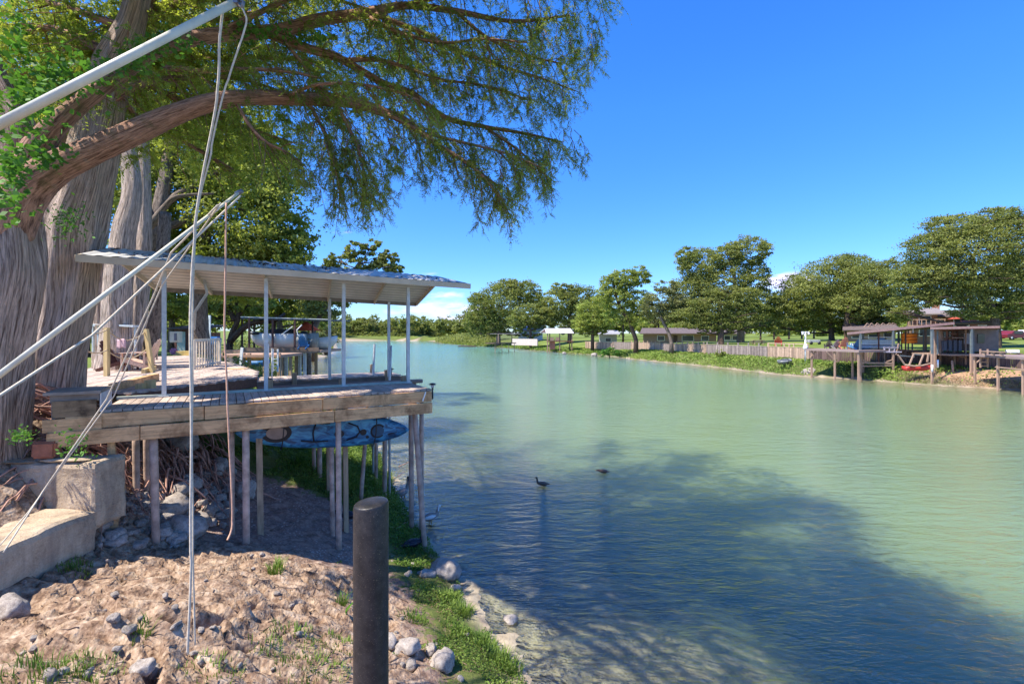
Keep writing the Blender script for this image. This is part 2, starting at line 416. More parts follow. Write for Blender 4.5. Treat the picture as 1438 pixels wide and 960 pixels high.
hh = mth(nt, 'MULTIPLY_ADD', w2, .30, mth(nt, 'MULTIPLY_ADD', w0, 1.6, mth(nt, 'MULTIPLY', w1, 1.0)))
bp = N(nt, 'ShaderNodeBump'); bp.inputs['Strength'].default_value = 1; bp.inputs['Distance'].default_value = .085
L(nt, hh, bp.inputs['Height'])
d0 = N(nt, 'ShaderNodeBsdfDiffuse'); L(nt, turb_refl, d0.inputs['Color'])          # murky water: light spreads sideways below the surface
ss = N(nt, 'ShaderNodeSubsurfaceScattering', falloff='BURLEY'); L(nt, turb_refl, ss.inputs['Color']); ss.inputs['Scale'].default_value = 1.8; ss.inputs['Radius'].default_value = (1, 1, 1)
df = N(nt, 'ShaderNodeMixShader'); df.inputs[0].default_value = .8; L(nt, d0.outputs[0], df.inputs[1]); L(nt, ss.outputs[0], df.inputs[2])
tr = N(nt, 'ShaderNodeBsdfTransparent'); tr.inputs['Color'].default_value = (.86, .92, .84, 1)
mx = N(nt, 'ShaderNodeMixShader'); L(nt, opaque, mx.inputs[0]); L(nt, tr.outputs[0], mx.inputs[1]); L(nt, df.outputs[0], mx.inputs[2])
gl = N(nt, 'ShaderNodeBsdfGlossy'); gl.inputs['Roughness'].default_value = .06; L(nt, bp.outputs[0], gl.inputs['Normal'])
L(nt, ramp(nt, far, [(0, (1, 1, 1)), (1, (1, 1, 1))]), gl.inputs['Color'])
fr = N(nt, 'ShaderNodeFresnel'); fr.inputs['IOR'].default_value = 1.7; L(nt, bp.outputs[0], fr.inputs['Normal'])
m2 = N(nt, 'ShaderNodeMixShader'); L(nt, fr.outputs[0], m2.inputs[0]); L(nt, mx.outputs[0], m2.inputs[1]); L(nt, gl.outputs[0], m2.inputs[2])
o = N(nt, 'ShaderNodeOutputMaterial'); L(nt, m2.outputs[0], o.inputs[0])
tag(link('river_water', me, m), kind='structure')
# ------------------------------------------------------------------ the covered dock (local frame: x along the front edge, y back, z up from water)
RAW = wood('weathered_dock_wood', (.68, .41, .20), (.14, .06, .026), 0, .75)
RAWY = wood('grey_deck_boards', (.47, .37, .30), (.20, .14, .105), 1, .55, tint=.35)
RAWZ = wood('post_wood', (.42, .30, .19), (.12, .08, .05), 2, .5)
REDW = wood('brown_stained_beam', (.17, .085, .055), (.07, .04, .03), 0, .5)
DARKW = wood('dark_slip_timber', (.20, .145, .11), (.05, .035, .03), 0, .6)
NEWZ = wood('new_lumber', (.56, .42, .20), (.36, .24, .11), 2, .3)
PINKW = wood('pale_pink_wood', (.60, .42, .32), (.40, .26, .19), 2, .3)
GALV = plain('galvanised_steel', (.52, .54, .53), .5, .2, .2, 9)
PIPE = plain('weathered_pipe', (.50, .36, .28), .75, .1, .45, 5, bump=.4)
WHITEM = plain('white_paint', (.74, .74, .70), .5, 0, .12, 5)
GREENTRIM = plain('pale_green_trim', (.42, .47, .41), .6, 0, .25, 5)
BLACKP = plain('black_plastic', (.025, .025, .03), .4)
ang = math.atan2(.515, .857)
O = Vector((-1.84, 10.66, 0))
UU = Vector((.857, .515, 0)); VV = Vector((-.515, .857, 0))
def D(a, b, z=0): return O+UU*a+VV*b+Vector((0, 0, z))
def toD(p): q = Vector(p)-O; return Vector((q.dot(UU), q.dot(VV), p[2]))
def onfront(px, b, py=None):                  # dock-frame a where a sight line meets row b
    t = (px-CX)/F; q = O+VV*b
    a = (t*q.y-q.x)/(UU.x-t*UU.y); return a
def zat(p, py): return H-(py-HY)/F*p.y

dock = thing('covered_dock', 'nearest wooden dock on pipe stilts with a grey metal roof, beside the big cypress trunks', 'dock', tuple(O), ang)
# walkway planks
b_ = MB(); x = -5.72
while x < -.02:
    w_ = .137; b_.box((x+w_/2, .73+random.uniform(-.01, .01), 3.72+random.uniform(-.004, .004)), (w_-.014, 1.46, .04), random.uniform(.25, .8)); x += w_
b_.build('walkway_planks', RAWY, dock)
MB().box((-2.86, 1.52, 3.765), (5.8, .10, .05)).build('edge_trim', GREENTRIM, dock)
# stringers
for y0, z0, tn in ((-.03, 3.58, .45), (-.075, 3.33, .62)):
    s = MB(); cuts = [-6.15, -4.3, -2.32, .0] if y0 > -.05 else [onfront(66, -.05), -5.2, -2.1, .0]
    for i in range(3):
        zz = z0
        s.box(((cuts[i]+cuts[i+1])/2, y0-.03*(i == 1), zz), (cuts[i+1]-cuts[i]-.012, .075, .235), tn+random.uniform(-.12, .12), None, .006)
    s.build('front_beam', RAW, dock)
s = MB()
for yy_ in (.45, .95, 1.43): s.box((-2.9, yy_, 3.57), (5.7, .06, .22), .3)
s.box((-.03, .72, 3.58), (.055, 1.42, .22), .3); s.build('floor_joists', DARKW, dock)
MB().bar((-.24, -.12, 3.50), (-.17, -.125, 3.70), .035, .02, .8).build('cleat_board', WHITEM, dock)
# raised end box with stained panel
bx_ = MB(); a0, a1 = onfront(70, -.05), -5.74
bx_.box(((a0+a1)/2-.02, .33, 4.05), (a1-a0+.10, .86, .045), .5)
bx_.box(((a0+a1)/2, -.02, 3.97), (a1-a0, .05, .12), .3); bx_.box((a0+.03, .3, 3.74), (.05, .6, .58), .4)
bx_.build('end_box_lid', wood('lid_boards', (.30, .25, .20), (.12, .09, .07), 0, .5), dock)
MB().box(((a0+a1)/2, -.05, 3.80), (a1-a0-.06, .04, .26), .35).build('stained_panel', wood('stained_plywood', (.30, .20, .11), (.03, .018, .012), 0, 1.0), dock)
MB().box((a1+.02, .36, 3.88), (.02, .80, .32), .7).build('end_plate', plain('grey_sheet', (.5, .49, .48), .6), dock)
MB().box(((a0+a1)/2-.02, -.06, 3.55), (a1-a0+.12, .05, .20), .5).build('end_beam', RAW, dock)
# raised rear deck
poly = [D(-5.6, 1.6, 0), D(-3.35, 4.0, 0), PZ(361, 521, 3.85), PZ(325, 509, 3.85), PZ(262, 499, 3.85), PZ(170, 502, 3.85), PZ(110, 522, 3.85), PZ(84, 545, 3.85)]
pl = [toD((p.x, p.y, 0)) for p in poly]; pl = [(p.x, p.y) for p in pl]
def clip_span(pl, y):                              # x-extent of the outline on a row
    xs = []
    for i in range(len(pl)):
        (ax, ay), (bx, by) = pl[i], pl[(i+1) % len(pl)]
        if (ay > y) != (by > y): xs.append(ax+(y-ay)*(bx-ax)/(by-ay))
    return (min(xs), max(xs)) if len(xs) > 1 else None
rd = MB(); ang2 = R(-14)                            # boards laid at a slight angle
cR, sR = math.cos(ang2), math.sin(ang2)
pr = [(p[0]*cR+p[1]*sR, -p[0]*sR+p[1]*cR) for p in pl]; swapped = [(q[1], q[0]) for q in pr]
xx = min(q[0] for q in pr)+.02
while xx < max(q[0] for q in pr)-.02:
    sp_ = clip_span(swapped, xx)
    if sp_:
        y0, y1 = sp_; cxx, cyy = xx, (y0+y1)/2
        rd.box((cxx*cR-cyy*sR, cxx*sR+cyy*cR, 3.83+random.uniform(-.003, .003)), (.128, y1-y0, .04), random.uniform(.3, .85), Matrix.Rotation(ang2, 3, 'Z'))
    xx += .14
rd.build('rear_deck_boards', RAWY, dock)
s = MB(); s.bar((-5.62, 1.58, 3.70), (-3.33, 3.98, 3.70), .06, .22, .6); s.bar((-3.33, 3.98, 3.70), (pl[2][0], pl[2][1], 3.70), .06, .22, .5)
s.build('rear_deck_fascia', REDW, dock)
# far finger pier
fp = MB(); x = -3.25
while x < .55:
    fp.box((x, 4.67, 3.72), (.126, 1.3, .04), random.uniform(.35, .85)); x += .14
fp.build('far_pier_planks', RAWY, dock)
s = MB(); s.box((-1.35, 4.0, 3.58), (3.9, .06, .22), .55); s.box((-1.35, 5.33, 3.58), (3.9, .06, .22), .4); s.box((.57, 4.67, 3.58), (.05, 1.3, .2), .5)
s.build('far_pier_beam', DARKW, dock)
s = MB(); s.box((-1.2, 3.45, 3.50), (4.1, .14, .16), .7); s.build('slip_beam', DARKW, dock)
s = MB(); s.tube([(-3.3, 3.15, 3.62), (.95, 3.15, 3.60)], .06, 10); s.build('slip_pipe', plain('brown_pipe', (.22, .16, .13), .7), dock)
# short cap posts and roof posts
def dpost(a, b, z0, z1, w, mat, name='cap_post', cap=False):
    s = MB(); s.box((a, b, (z0+z1)/2), (w, w, z1-z0), None, None, .006); s.build(name, mat, dock)
for a, b, z0, z1 in ((-3.15, 1.62, 3.6, 3.98), (-1.62, 1.62, 3.55, 3.9), (-2.4, 3.98, 3.5, 3.92), (-.1, 1.62, 3.55, 3.92), (.15, 4.02, 3.5, 3.9), (.05, 5.3, 3.4, 4.0)):
    dpost(a, b, z0, z1, .12, RAWZ)
ftop = [(-5.03, 6.24), (-3.23, 6.2), (-1.6, 6.18), (-.03, 6.16)]
for a, zt in ftop:
    s = MB(); s.box((a, 1.5, (3.74+zt)/2), (.075, .075, zt-3.74), .6); s.box((a, 1.5, 3.755), (.17, .17, .015), .5); s.build('roof_post', GALV, dock)
for a, zt in ((-4.72, 6.0), (-1.5, 5.97), (.18, 5.94)):
    s = MB(); s.box((a, 3.9, (3.7+zt)/2), (.07, .07, zt-3.7), .45)
    s.build('roof_post', GALV, dock)
s = MB(); s.tube([(-4.4, 2.5, 6.2), (-4.35, 2.55, 5.9), (-4.6, 3.0, 5.5), (-4.65, 3.6, 5.1)], .03, 8); s.build('downpipe', GALV, dock)
# roof
RF = [(-6.22, .9, 6.38), (1.42, .9, 6.28)]; RR = [(-6.06, 2.4, 6.74), (1.2, 2.4, 6.60)]; RB = [(-5.4, 3.95, 6.12), (1.05, 3.95, 5.96)]
def lerp(p, q, t): return Vector(p)*(1-t)+Vector(q)*t
def sheet(A, B, n, th, rib, name, mat):             # corrugated metal sheet from line A to line B
    s = MB(); m_ = n*4
    vs = []; fs = []
    for j, ln in enumerate((A, B)):
        for i in range(m_+1):
            k = i % 4; r_ = rib if k in (1, 2) else 0
            vs.append(lerp(ln[0], ln[1], i/m_)+Vector((0, 0, r_)))
    for i in range(m_): fs.append((i, i+1, m_+1+i+1, m_+1+i))
    nv = len(vs); vs += [v_-Vector((0, 0, th)) for v_ in vs]; fs += [tuple(nv+k for k in reversed(f)) for f in fs]
    s.add(vs, fs, .5); return s.build(name, mat, dock)
mroof, nt = nodemat('roof_metal'); v = coords(nt)
n_ = noi(nt, v, 1.3, 5, .7); sm_ = noi(nt, coords(nt, (9, .8, 1)), 1, 4)
c_ = ramp(nt, mth(nt, 'MULTIPLY_ADD', sm_, .5, mth(nt, 'MULTIPLY', n_, .5)), [(.35, (.30, .29, .28)), (.55, (.58, .57, .55)), (.7, (.70, .69, .67))])
finish(nt, c_, .5, n_, .1, .01, .2, .4)
sheet(RF, RR, 34, .012, .02, 'front_roof_slope', mroof)
# back slope ribs run along the dock: build lengthwise corrugation
s = MB(); m_ = 44; vs = []; fs = []
for i in range(m_+1):
    k = i % 4; r_ = .022 if k in (1, 2) else 0
    for e in (0, 1):
        vs.append(lerp(lerp(RR[0], RR[1], e), lerp(RB[0], RB[1], e), i/m_)+Vector((0, 0, r_)))
for i in range(m_): fs.append((2*i, 2*i+1, 2*i+3, 2*i+2))
nv = len(vs); vs += [q-Vector((0, 0, .012)) for q in vs]; fs += [tuple(nv+k for k in reversed(f)) for f in fs]
s.add(vs, fs); s.t = [.15 if ((i % nv)//2) % 4 in (1, 2) else .8 for i in range(2*nv)]; s.build('back_roof_slope', plain('ribbed_white_metal', (.66, .60, .52), .55, .05, .15, 2), dock)  # rib shading put into the tint, alternating dark and light
BEI = plain('beige_fascia', (.60, .50, .37), .55, 0, .15, 3)
s = MB(); s.bar(Vector(RF[0])-Vector((0, .03, .065)), Vector(RF[1])-Vector((0, .03, .065)), .03, .13, .55); s.build('front_fascia', BEI, dock)
s = MB(); s.bar(Vector(RB[0])-Vector((0, -.02, .05)), Vector(RB[1])-Vector((0, -.02, .05)), .04, .13, .4); s.build('back_fascia', plain('brown_grey_eave', (.25, .21, .17), .7), dock)
s = MB()
for q in ((0,), (1,)):
    e = q[0]; s = MB(); s.bar(lerp(RF[e], RF[e], 0)-Vector((0, 0, .06)), Vector(RR[e])-Vector((0, 0, .06)), .04, .10, .5); s.bar(Vector(RR[e])-Vector((0, 0, .06)), Vector(RB[e])-Vector((0, 0, .06)), .04, .10, .35); s.build('rake_board', BEI, dock)
for t in (.17, .38, .60, .80):
    s = MB(); s.bar(lerp(RF[0], RF[1], t)-Vector((0, 0, .09)), lerp(RR[0], RR[1], t)-Vector((0, 0, .09)), .045, .09, .3)
    s.bar(lerp(RR[0], RR[1], t)-Vector((0, 0, .09)), lerp(RB[0], RB[1], t)-Vector((0, 0, .09)), .045, .09, .3); s.build('rafter', BEI, dock)
# leaf litter on the roof
n_l = 800; a_ = np.clip(rng.normal(-3.2, 1.9, n_l), -6, .8); t_ = np.clip(np.abs(rng.normal(.62, .22, n_l)), .05, .97)
Cc = np.array([tuple(lerp(lerp(RF[0], RF[1], (a+6.22)/7.64), lerp(RR[0], RR[1], (a+6.22)/7.64), t)) for a, t in zip(a_, t_)])
cl_ = np.array([noise.noise(Vector((a*1.1, t*2.2, 4))) for a, t in zip(a_, t_)]); kk = cl_ > .02
Q = leafquads(Cc[kk]+[0, 0, .03], .075, 1.5, .4)
tag(link('roof_litter', quads_mesh('roof_litter', Q, rng.uniform(.2, .8, len(Q))), plain('dead_leaves', (.10, .065, .055), .9), dock), kind='stuff')
bpy.data.objects['roof_litter']['kind'] = 'stuff'

# stilts: (px_top, py_top, py_base, b, radius, kind)
def stilt(px0, py0, px1, py1, Y0, Y1, r, mat, sq=False):
    p0 = P(px0, py0, Y0); p1 = P(px1, py1, Y1); p1.z = min(p1.z, gz(p1.x, p1.y)); p1 = p1-(p0-p1).normalized()*.25
    s = MB(); q0, q1 = toD(p0), toD(p1)
    q0.z = max(q0.z, 3.5)
    if sq: s.bar(q0, q1, r*2, r*2, random.uniform(.4, .7))
    else: s.tube([q0, q0.lerp(q1, .33), q0.lerp(q1, .66), q1], [r, r*1.02, r, r*1.04], 10, random.uniform(.35, .8), rough=.03, seed=px0)
    s.build('stilt', mat, dock)
def Yf(px, b=.05): a = onfront(px, b); return D(a, b).y
def gpix(px, py, lo=4, hi=40):                      # where a sight line meets the ground
    Y = np.arange(lo, hi, .04); X = (px-CX)/F*Y; Z = H-(py-HY)/F*Y
    k = np.nonzero(Z < glook(GHd, X, Y))[0]; i = k[0] if len(k) else len(Y)-1
    return Vector((X[i], Y[i], Z[i]))
ST = [(215,600,219,768,.05,.062,0),(190,600,192,715,.9,.055,0),(325,600,326,735,.7,.05,0),(345,600,346,773,.08,.062,0),(363,600,366,742,.6,.055,1),
      (465,590,467,750,.7,.05,0),(475,588,476,772,.06,.055,0),(484,588,486,742,.9,.05,1),
      (448,600,449,672,3.3,.06,0),(440,600,441,665,3.6,.05,0),(461,600,462,690,2.5,.055,1),
      (529,600,528,672,3.9,.05,0),(541,590,540,695,3.0,.062,0),(518,600,507,697,2.3,.05,0),
      (577,575,578,738,1.4,.062,0),(581,575,598,788,.3,.06,0),(592,575,592,742,1.2,.055,0),(205,600,206,700,1.3,.05,0)]
for px0, py0, px1, py1, b, r, k in ST:
    Y0 = Yf(px0, b); a = onfront(px1, b); Y1 = D(a, b).y
    stilt(px0, py0, px1, py1, Y0, Y1, r, RAWZ if k else PIPE, bool(k))
# split old board hanging at the left end
s = MB(); base = toD(P(157, 728, Yf(157, .1)))
s.tube([(base.x-.02, base.y, 3.4), (base.x+.0, base.y, 2.9), (base.x+.10, base.y, 2.4), (base.x-.02, base.y, 1.8), (base.x-.1, base.y, 1.3)], [.04, .07, .085, .12, .19], 6, .6, rough=.3, smooth=False)
s.build('old_stump_post', RAW, dock)

# lanterns with solar caps
def lantern(p, label, hh=.24):
    t = thing('solar_lamp', label, 'lamp', p, 0, 'solar lamps on the dock')
    MB().tube([(0, 0, 0), (0, 0, hh)], .018, 8).build('stem', BLACKP, t)
    MB().tube([(0, 0, hh), (0, 0, hh+.07)], [.03, .045], 10).build('lamp_glass', plain('frosted_lamp', (.5, .5, .48), .3), t)
    MB().tube([(0, 0, hh+.07), (0, 0, hh+.085), (0, 0, hh+.11)], [.085, .08, .03], 14).build('lamp_cap', BLACKP, t)
lantern(D(.06, .05, 3.50), 'small black solar lamp at the front right corner of the near dock', .26)
lantern(D(-3.15, 1.9, 3.62), 'small black solar lamp beside a short post at the edge of the raised deck', .26)
lantern(D(.3, 4.05, 3.72), 'small black solar lamp on the end of the far finger pier', .12)
# loose poles on the far pier
for px_, y0, y1, lb in ((524, 483, 527, 'thin grey mooring pole standing left of the roof post at the pier end'), (547, 485, 538, 'thin grey mooring pole standing right of the roof post at the pier end')):
    Y_ = 14.4 if px_ == 524 else 13.4; p0, p1 = P(px_, y1, Y_), P(px_+2, y0, Y_)
    o_ = MB().tube([p0-Vector((0, 0, 3.9)), p0, p1], .035, 8).build('mooring_pole', GALV); tag(o_, lb, 'pole', 'mooring poles on the far pier')
for px_, lb in ((376, 'white pipe pole beside the second roof post'), (382, 'shorter white pipe pole just right of the second roof post')):
    p0, p1 = P(px_, 535, 12.9), P(px_, 483 if px_ == 376 else 489, 12.9)
    tag(MB().tube([p0, p1], .035 if px_ == 376 else .02, 8).build('white_pole', WHITEM), lb, 'pole', 'white poles by the slip')

# ------------------------------------------------------------------ kayak lying on its side under the beams
def kayak():
    A = P(330, 606, 9.25); B_ = P(574, 603, 10.95)
    ctr = (A+B_)/2; ax = (B_-A).normalized(); Ln = (B_-A).length
    nrm = Vector((ax.y, -ax.x, 0)).normalized()          # towards the viewer: the kayak's deck
    nrm = (nrm+Vector((0, 0, -.12))).normalized(); side = ax.cross(nrm).normalized()
    M = Matrix((ax, side, nrm)).transposed().to_4x4(); M.translation = ctr
    t = thing('kayak', 'blue sit-on-top fishing kayak hung on its side under the near dock', 'kayak'); t.matrix_world = M
    def wid(x): q = abs(x*2/Ln); return .37*max(0, (1-q**2.6))**.75+.005
    s = MB(); ns = 40; nr = 16; vs = []; fs = []
    for i in range(ns+1):
        x = -Ln/2+Ln*i/ns; w_ = wid(x)
        for k in range(nr):
            a = 2*math.pi*k/nr; y = w_*math.cos(a); z = math.sin(a)
            z = z*(.09 if z > 0 else .22)*min(1, w_/.2); vs.append((x, y, z+.05*(2*abs(x)/Ln)**3))
    for i in range(ns):
        for k in range(nr): fs.append((i*nr+k, (i+1)*nr+k, (i+1)*nr+(k+1) % nr, i*nr+(k+1) % nr))
    fs.append(tuple(range(nr))); fs.append(tuple(range(ns*nr+nr-1, ns*nr-1, -1)))
    s.add(vs, fs, .5, None, True)
    mk, nt = nodemat('kayak_blue'); v = coords(nt, (1, 2.2, 1)); n_ = noi(nt, v, 3.2, 4, .6, 1.2)
    c_ = ramp(nt, n_, [(.36, (.015, .05, .11)), (.5, (.03, .17, .34)), (.62, (.07, .32, .50))]); finish(nt, c_, .35, None, spec=.5)
    s.build('hull', mk, t)
    dk = plain('kayak_black', (.02, .02, .025), .5); tan = plain('hatch_tan', (.33, .25, .21), .5)
    def disc(x, y, rx, ry, z, mat, name):
        q = MB(); n = 28; q.add([(x+rx*math.cos(2*math.pi*k/n), y+ry*math.sin(2*math.pi*k/n), z0) for z0 in (z-.05, z) for k in range(n)],
            [tuple(range(n, 2*n))]+[(k, (k+1) % n, n+(k+1) % n, n+k) for k in range(n)], .5, None, False); q.build(name, mat, t)
    disc(-1.02, 0, .28, .20, .103, dk, 'seat_ring'); disc(-1.02, 0, .19, .125, .118, tan, 'seat_pad')
    disc(1.02, 0, .17, .16, .098, dk, 'hatch_ring'); disc(1.02, 0, .13, .12, .110, plain('hatch_lid', (.03, .09, .16), .4), 'hatch_lid')
    disc(.70, .02, .07, .07, .102, dk, 'hatch_cap'); disc(.80, .13, .035, .03, .098, dk, 'hatch_cap'); disc(.2, .05, .1, .08, .102, dk, 'foot_well')
    q = MB()
    for pts in ([(-.55,.17,.11),(-.30,.20,.115),(-.02,.19,.11)], [(-.55,-.17,.11),(-.30,-.20,.115),(-.02,-.19,.11)], [(-.30,.19,.12),(-.34,.0,.15),(-.30,-.19,.12)], [(.36,.19,.1),(.56,.12,.11),(.62,0,.11),(.56,-.12,.11),(.36,-.19,.1)], [(1.25,.08,.1),(1.45,.02,.1)]):
        MB().tube(pts, .016, 6).build('deck_strap', dk, t)
    MB().box((-.15, -.2, .10), (.09, .045, .03), .6).build('deck_label', plain('decal_yellow', (.5, .42, .12), .5), t)
    q = MB(); q.tube([(-Ln/2+.02, 0, .05), (Ln/2-.02, 0, .05)], .001, 3) if False else None
    for x in (-.9, .95):
        g = MB(); pth = []
        for k in range(13):
            a = math.pi*2*k/12; pth.append((x, .40*math.cos(a), -.03+.24*math.sin(a)))
        g.tube(pth, .012, 6); g.build('hanging_strap', BLACKP, t)
    return t
kayak()

# ------------------------------------------------------------------ rails, chairs, furniture on the rear deck
def zdeck(px, py, z=3.85): return PZ(px, py, z)
def rail_frame():
    t = thing('rope_railing', 'yellow lumber posts strung with sagging rope beside the log beam', 'railing', zdeck(150, 528))
    o0 = Vector(t.location)
    posts = [((150, 528), 460, 0), ((214, 523), 462, .0), ((197, 513), 466, 0), ((180, 515), 467, 0), ((164, 515), 467, 0)]
    tops = []
    for i, ((px, py), pt, l) in enumerate(posts):
        p = zdeck(px, py); top = P(px if i != 1 else 205, pt, p.y); w_ = .10 if i < 2 else .09
        MB().bar(p-o0, top-o0, w_, w_, .6).build('railing_post', NEWZ, t); tops.append(top)
    MB().bar(zdeck(201, 524)+Vector((0, 0, .06))-o0, zdeck(217, 521)+Vector((0, 0, .10))-o0, .09, .12, .6).build('post_foot', NEWZ, t)
    RP = plain('tan_rope', (.50, .38, .24), .9)
    def sag(a, b, d, n=10): return [a.lerp(b, i/n)-Vector((0, 0, d*4*(i/n)*(1-i/n))) for i in range(n+1)]
    for f0, d in ((0, .28), (.55, .25)):
        a = tops[0]-Vector((0, 0, .05+f0)); b = tops[1]-Vector((0, 0, .05+f0))
        MB().tube([q-o0 for q in sag(a, b, d)], .016, 6).build('railing_rope', RP, t)
        a2 = P(-10, 470+f0*95, 9.0)
        MB().tube([q-o0 for q in sag(a, P(110, 462+f0*45, 9.3), .1)], .016, 6).build('railing_rope', RP, t)
rail_frame()
t_ = MB().bar(zdeck(158, 546, 3.88), zdeck(219, 530, 3.92), .14, .20, .55); pp = t_.build('log_beam', DARKW.copy() if False else RAW)
tag(pp, 'heavy weathered grey timber lying across the deck in front of the rope railing', 'beam')
for (px, py, hgt, lb) in ((198, 553, .22, 'short square post stub under the weathered timber, left one'), (211, 552, .28, 'short square post stub under the weathered timber, right one')):
    p = zdeck(px, py, 3.74); o_ = MB().box((0, 0, hgt/2), (.15, .13, hgt), .6).build('post_stub', NEWZ); o_.location = p; tag(o_, lb, 'post', 'post stubs on the near dock')
def adirondack(label, loc, rz, mat, sc=1.0, group=None, cat='chair', name='adirondack_chair'):
    t = thing(name, label, cat, loc, rz, group); t.scale = (sc,)*3
    s = MB()
    for i in range(5): s.box((0, -.28+i*.11, .37-i*.035), (.52, .095, .022), random.uniform(.4, .7), Matrix.Rotation(-.3, 3, 'X'))
    s.build('seat', mat, t)
    s = MB()
    for i in range(-3, 4):
        hh = .82-.035*i*i; x = i*.078; s.bar((x*.85, .20, .22), (x*1.18, .20+hh*.42, .22+hh*.92), .07, .02, random.uniform(.4, .7), up=(0, 1, 0))
    s.build('backrest', mat, t)
    for sx in (-1, 1):
        s = MB(); s.box((sx*.33, -.02, .56), (.12, .72, .022), .6); s.build('armrest', mat, t)
        s = MB(); s.bar((sx*.30, -.33, 0), (sx*.30, -.33, .55), .09, .03, .5); s.build('leg', mat, t)
        s = MB(); s.bar((sx*.27, -.36, .36), (sx*.27, .55, .02), .03, .11, .5); s.bar((sx*.31, .25, .55), (sx*.31, .25, .18), .03, .05, .5); s.build('leg', mat, t)
    return t
p = zdeck(160, 524)
adirondack('pinkish wooden fan-back chair facing left behind the nearest yellow railing post', p+Vector((-.05, 1.0, 0)), R(-75), PINKW, 1.0, 'wooden chairs on the rear deck')
BRN = wood('dark_brown_chair', (.12, .05, .035), (.06, .03, .02), 2, .4)
p = zdeck(112, 524)
adirondack('dark brown slatted wooden chair at the foot of the big trunk', p+Vector((.35, 1.0, 0)), R(100), BRN, .95, 'wooden chairs on the rear deck')
p = zdeck(207, 505)
adirondack('low wooden chair seen through the rope railing beyond the log beam', p, R(60), PINKW, .8, 'wooden chairs on the rear deck')
# towel on the railing rope
tw = MB(); a0 = P(164, 476, 13.0)
for i in range(6):
    for j in range(6): pass
vs = []; fs = []
for i in range(8):
    for j in range(7): vs.append(a0+Vector((i/7*.24, .02*math.sin(i*1.9), -j/6*.24-.015*math.sin(i))))
for i in range(7):
    for j in range(6): fs.append((i*7+j, i*7+j+1, (i+1)*7+j+1, (i+1)*7+j))
tw.add(vs, fs, .5, None, True); o_ = tw.build('towel', plain('pale_pink_cloth', (.62, .42, .46), .9, 0, .1)); sm = o_.modifiers.new('th', 'SOLIDIFY'); sm.thickness = .012
tag(o_, 'pale pink towel hung over the rope of the railing', 'towel')
# white picket-like railing further back
def pale_rail():
    A, B_ = zdeck(272, 519), zdeck(308, 511.5); t = thing('deck_railing', 'cream painted baluster railing at the far end of the rear deck', 'railing', A)
    Q = B_-A; CR = plain('cream_paint', (.66, .56, .42), .6); n = 10
    hA, hB = P(272, 478, A.y).z-A.z, P(308, 476, B_.y).z-A.z
    MB().bar((0, 0, hA), Q+Vector((0, 0, hB)), .05, .08).build('top_rail', CR, t); MB().bar((0, 0, .10), Q+Vector((0, 0, .1)), .04, .06).build('bottom_rail', CR, t)
    for i in range(n+1):
        q = Q*(i/n); w_ = .08 if i in (0, n) else .035
        MB().box((q.x, q.y, (hA*(1-i/n)+hB*i/n)/2), (w_, w_, hA)).build('baluster', CR, t)
pale_rail()
# ------------------------------------------------------------------ concrete steps
def concrete():
    m, nt = nodemat('rough_concrete'); v = coords(nt); a = noi(nt, v, 2.2, 7, .7, .3); b = noi(nt, v, 38, 4, .7)
    vs_ = noi(nt, coords(nt, (5, 5, .7)), 1, 4)
    c_ = ramp(nt, mth(nt, 'MULTIPLY_ADD', b, .35, mth(nt, 'MULTIPLY', a, .65)), [(.32, (.16, .11, .075)), (.48, (.46, .35, .24)), (.66, (.62, .50, .36))])
    c_ = mixc(nt, mth(nt, 'MULTIPLY', ramp(nt, vs_, [(.45, (0, 0, 0)), (.7, (1, 1, 1))]), .45), c_, (.15, .12, .10))
    finish(nt, c_, .95, mth(nt, 'MULTIPLY_ADD', b, .6, a), .9, .03, 0, .2); return m
CON = concrete()
def rough_block(s, x0, x1, y0, y1, z0, z1, step=.07, amp=.02, seed=0, cut=None):
    bm = bmesh.new(); bmesh.ops.create_cube(bm, size=1)
    for v in bm.verts: v.co = Vector(((x0+x1)/2+v.co.x*(x1-x0), (y0+y1)/2+v.co.y*(y1-y0), (z0+z1)/2+v.co.z*(z1-z0)))
    for ax, (lo, hi) in enumerate(((x0, x1), (y0, y1), (z0, z1))):
        n = max(1, int((hi-lo)/step))
        for i in range(1, n):
            co = Vector((0, 0, 0)); co[ax] = lo+(hi-lo)*i/n; no = Vector((0, 0, 0)); no[ax] = 1
            bmesh.ops.bisect_plane(bm, geom=bm.verts[:]+bm.edges[:]+bm.faces[:], plane_co=co, plane_no=no)
    vs = []
    for v in bm.verts:
        c = v.co.copy(); k = Vector((noise.noise(c*2.3+Vector((seed, 0, 0))), noise.noise(c*2.3+Vector((0, seed+5, 0))), noise.noise(c*2.3+Vector((0, 0, seed+9)))))
        k2 = Vector((noise.noise(c*7), noise.noise(c*7+Vector((3, 3, 3))), noise.noise(c*7+Vector((8, 1, 3)))))
        e = 0
        for ax, (lo, hi) in enumerate(((x0, x1), (y0, y1), (z0, z1))):
            if min(abs(c[ax]-lo), abs(c[ax]-hi)) < .03: e += 1
        if e >= 2:                                        # worn edges
            ctr = Vector(((x0+x1)/2, (y0+y1)/2, (z0+z1)/2)); dd = (ctr-c)
            for ax in range(3): c[ax] += math.copysign(min(.03, abs(dd[ax])), dd[ax])*(.6+.8*abs(noise.noise(c*3+Vector((seed, 2, 1)))))*(1 if abs(dd[ax]) > .1 else 0)
        c = c+k*amp*1.6+k2*amp*.8
        if cut: c = cut(c)
        vs.append(c)
    fs = [[v.index for v in f.verts] for f in bm.faces]; bm.free(); s.add(vs, fs, .5)
steps = thing('concrete_steps', 'broken concrete landing steps at the lower left by the tree roots', 'steps', (-6.5, 7.3, 1.6))
s = MB()
def cutlow(c):                                            # undercut lower edge rises towards the back
    return c
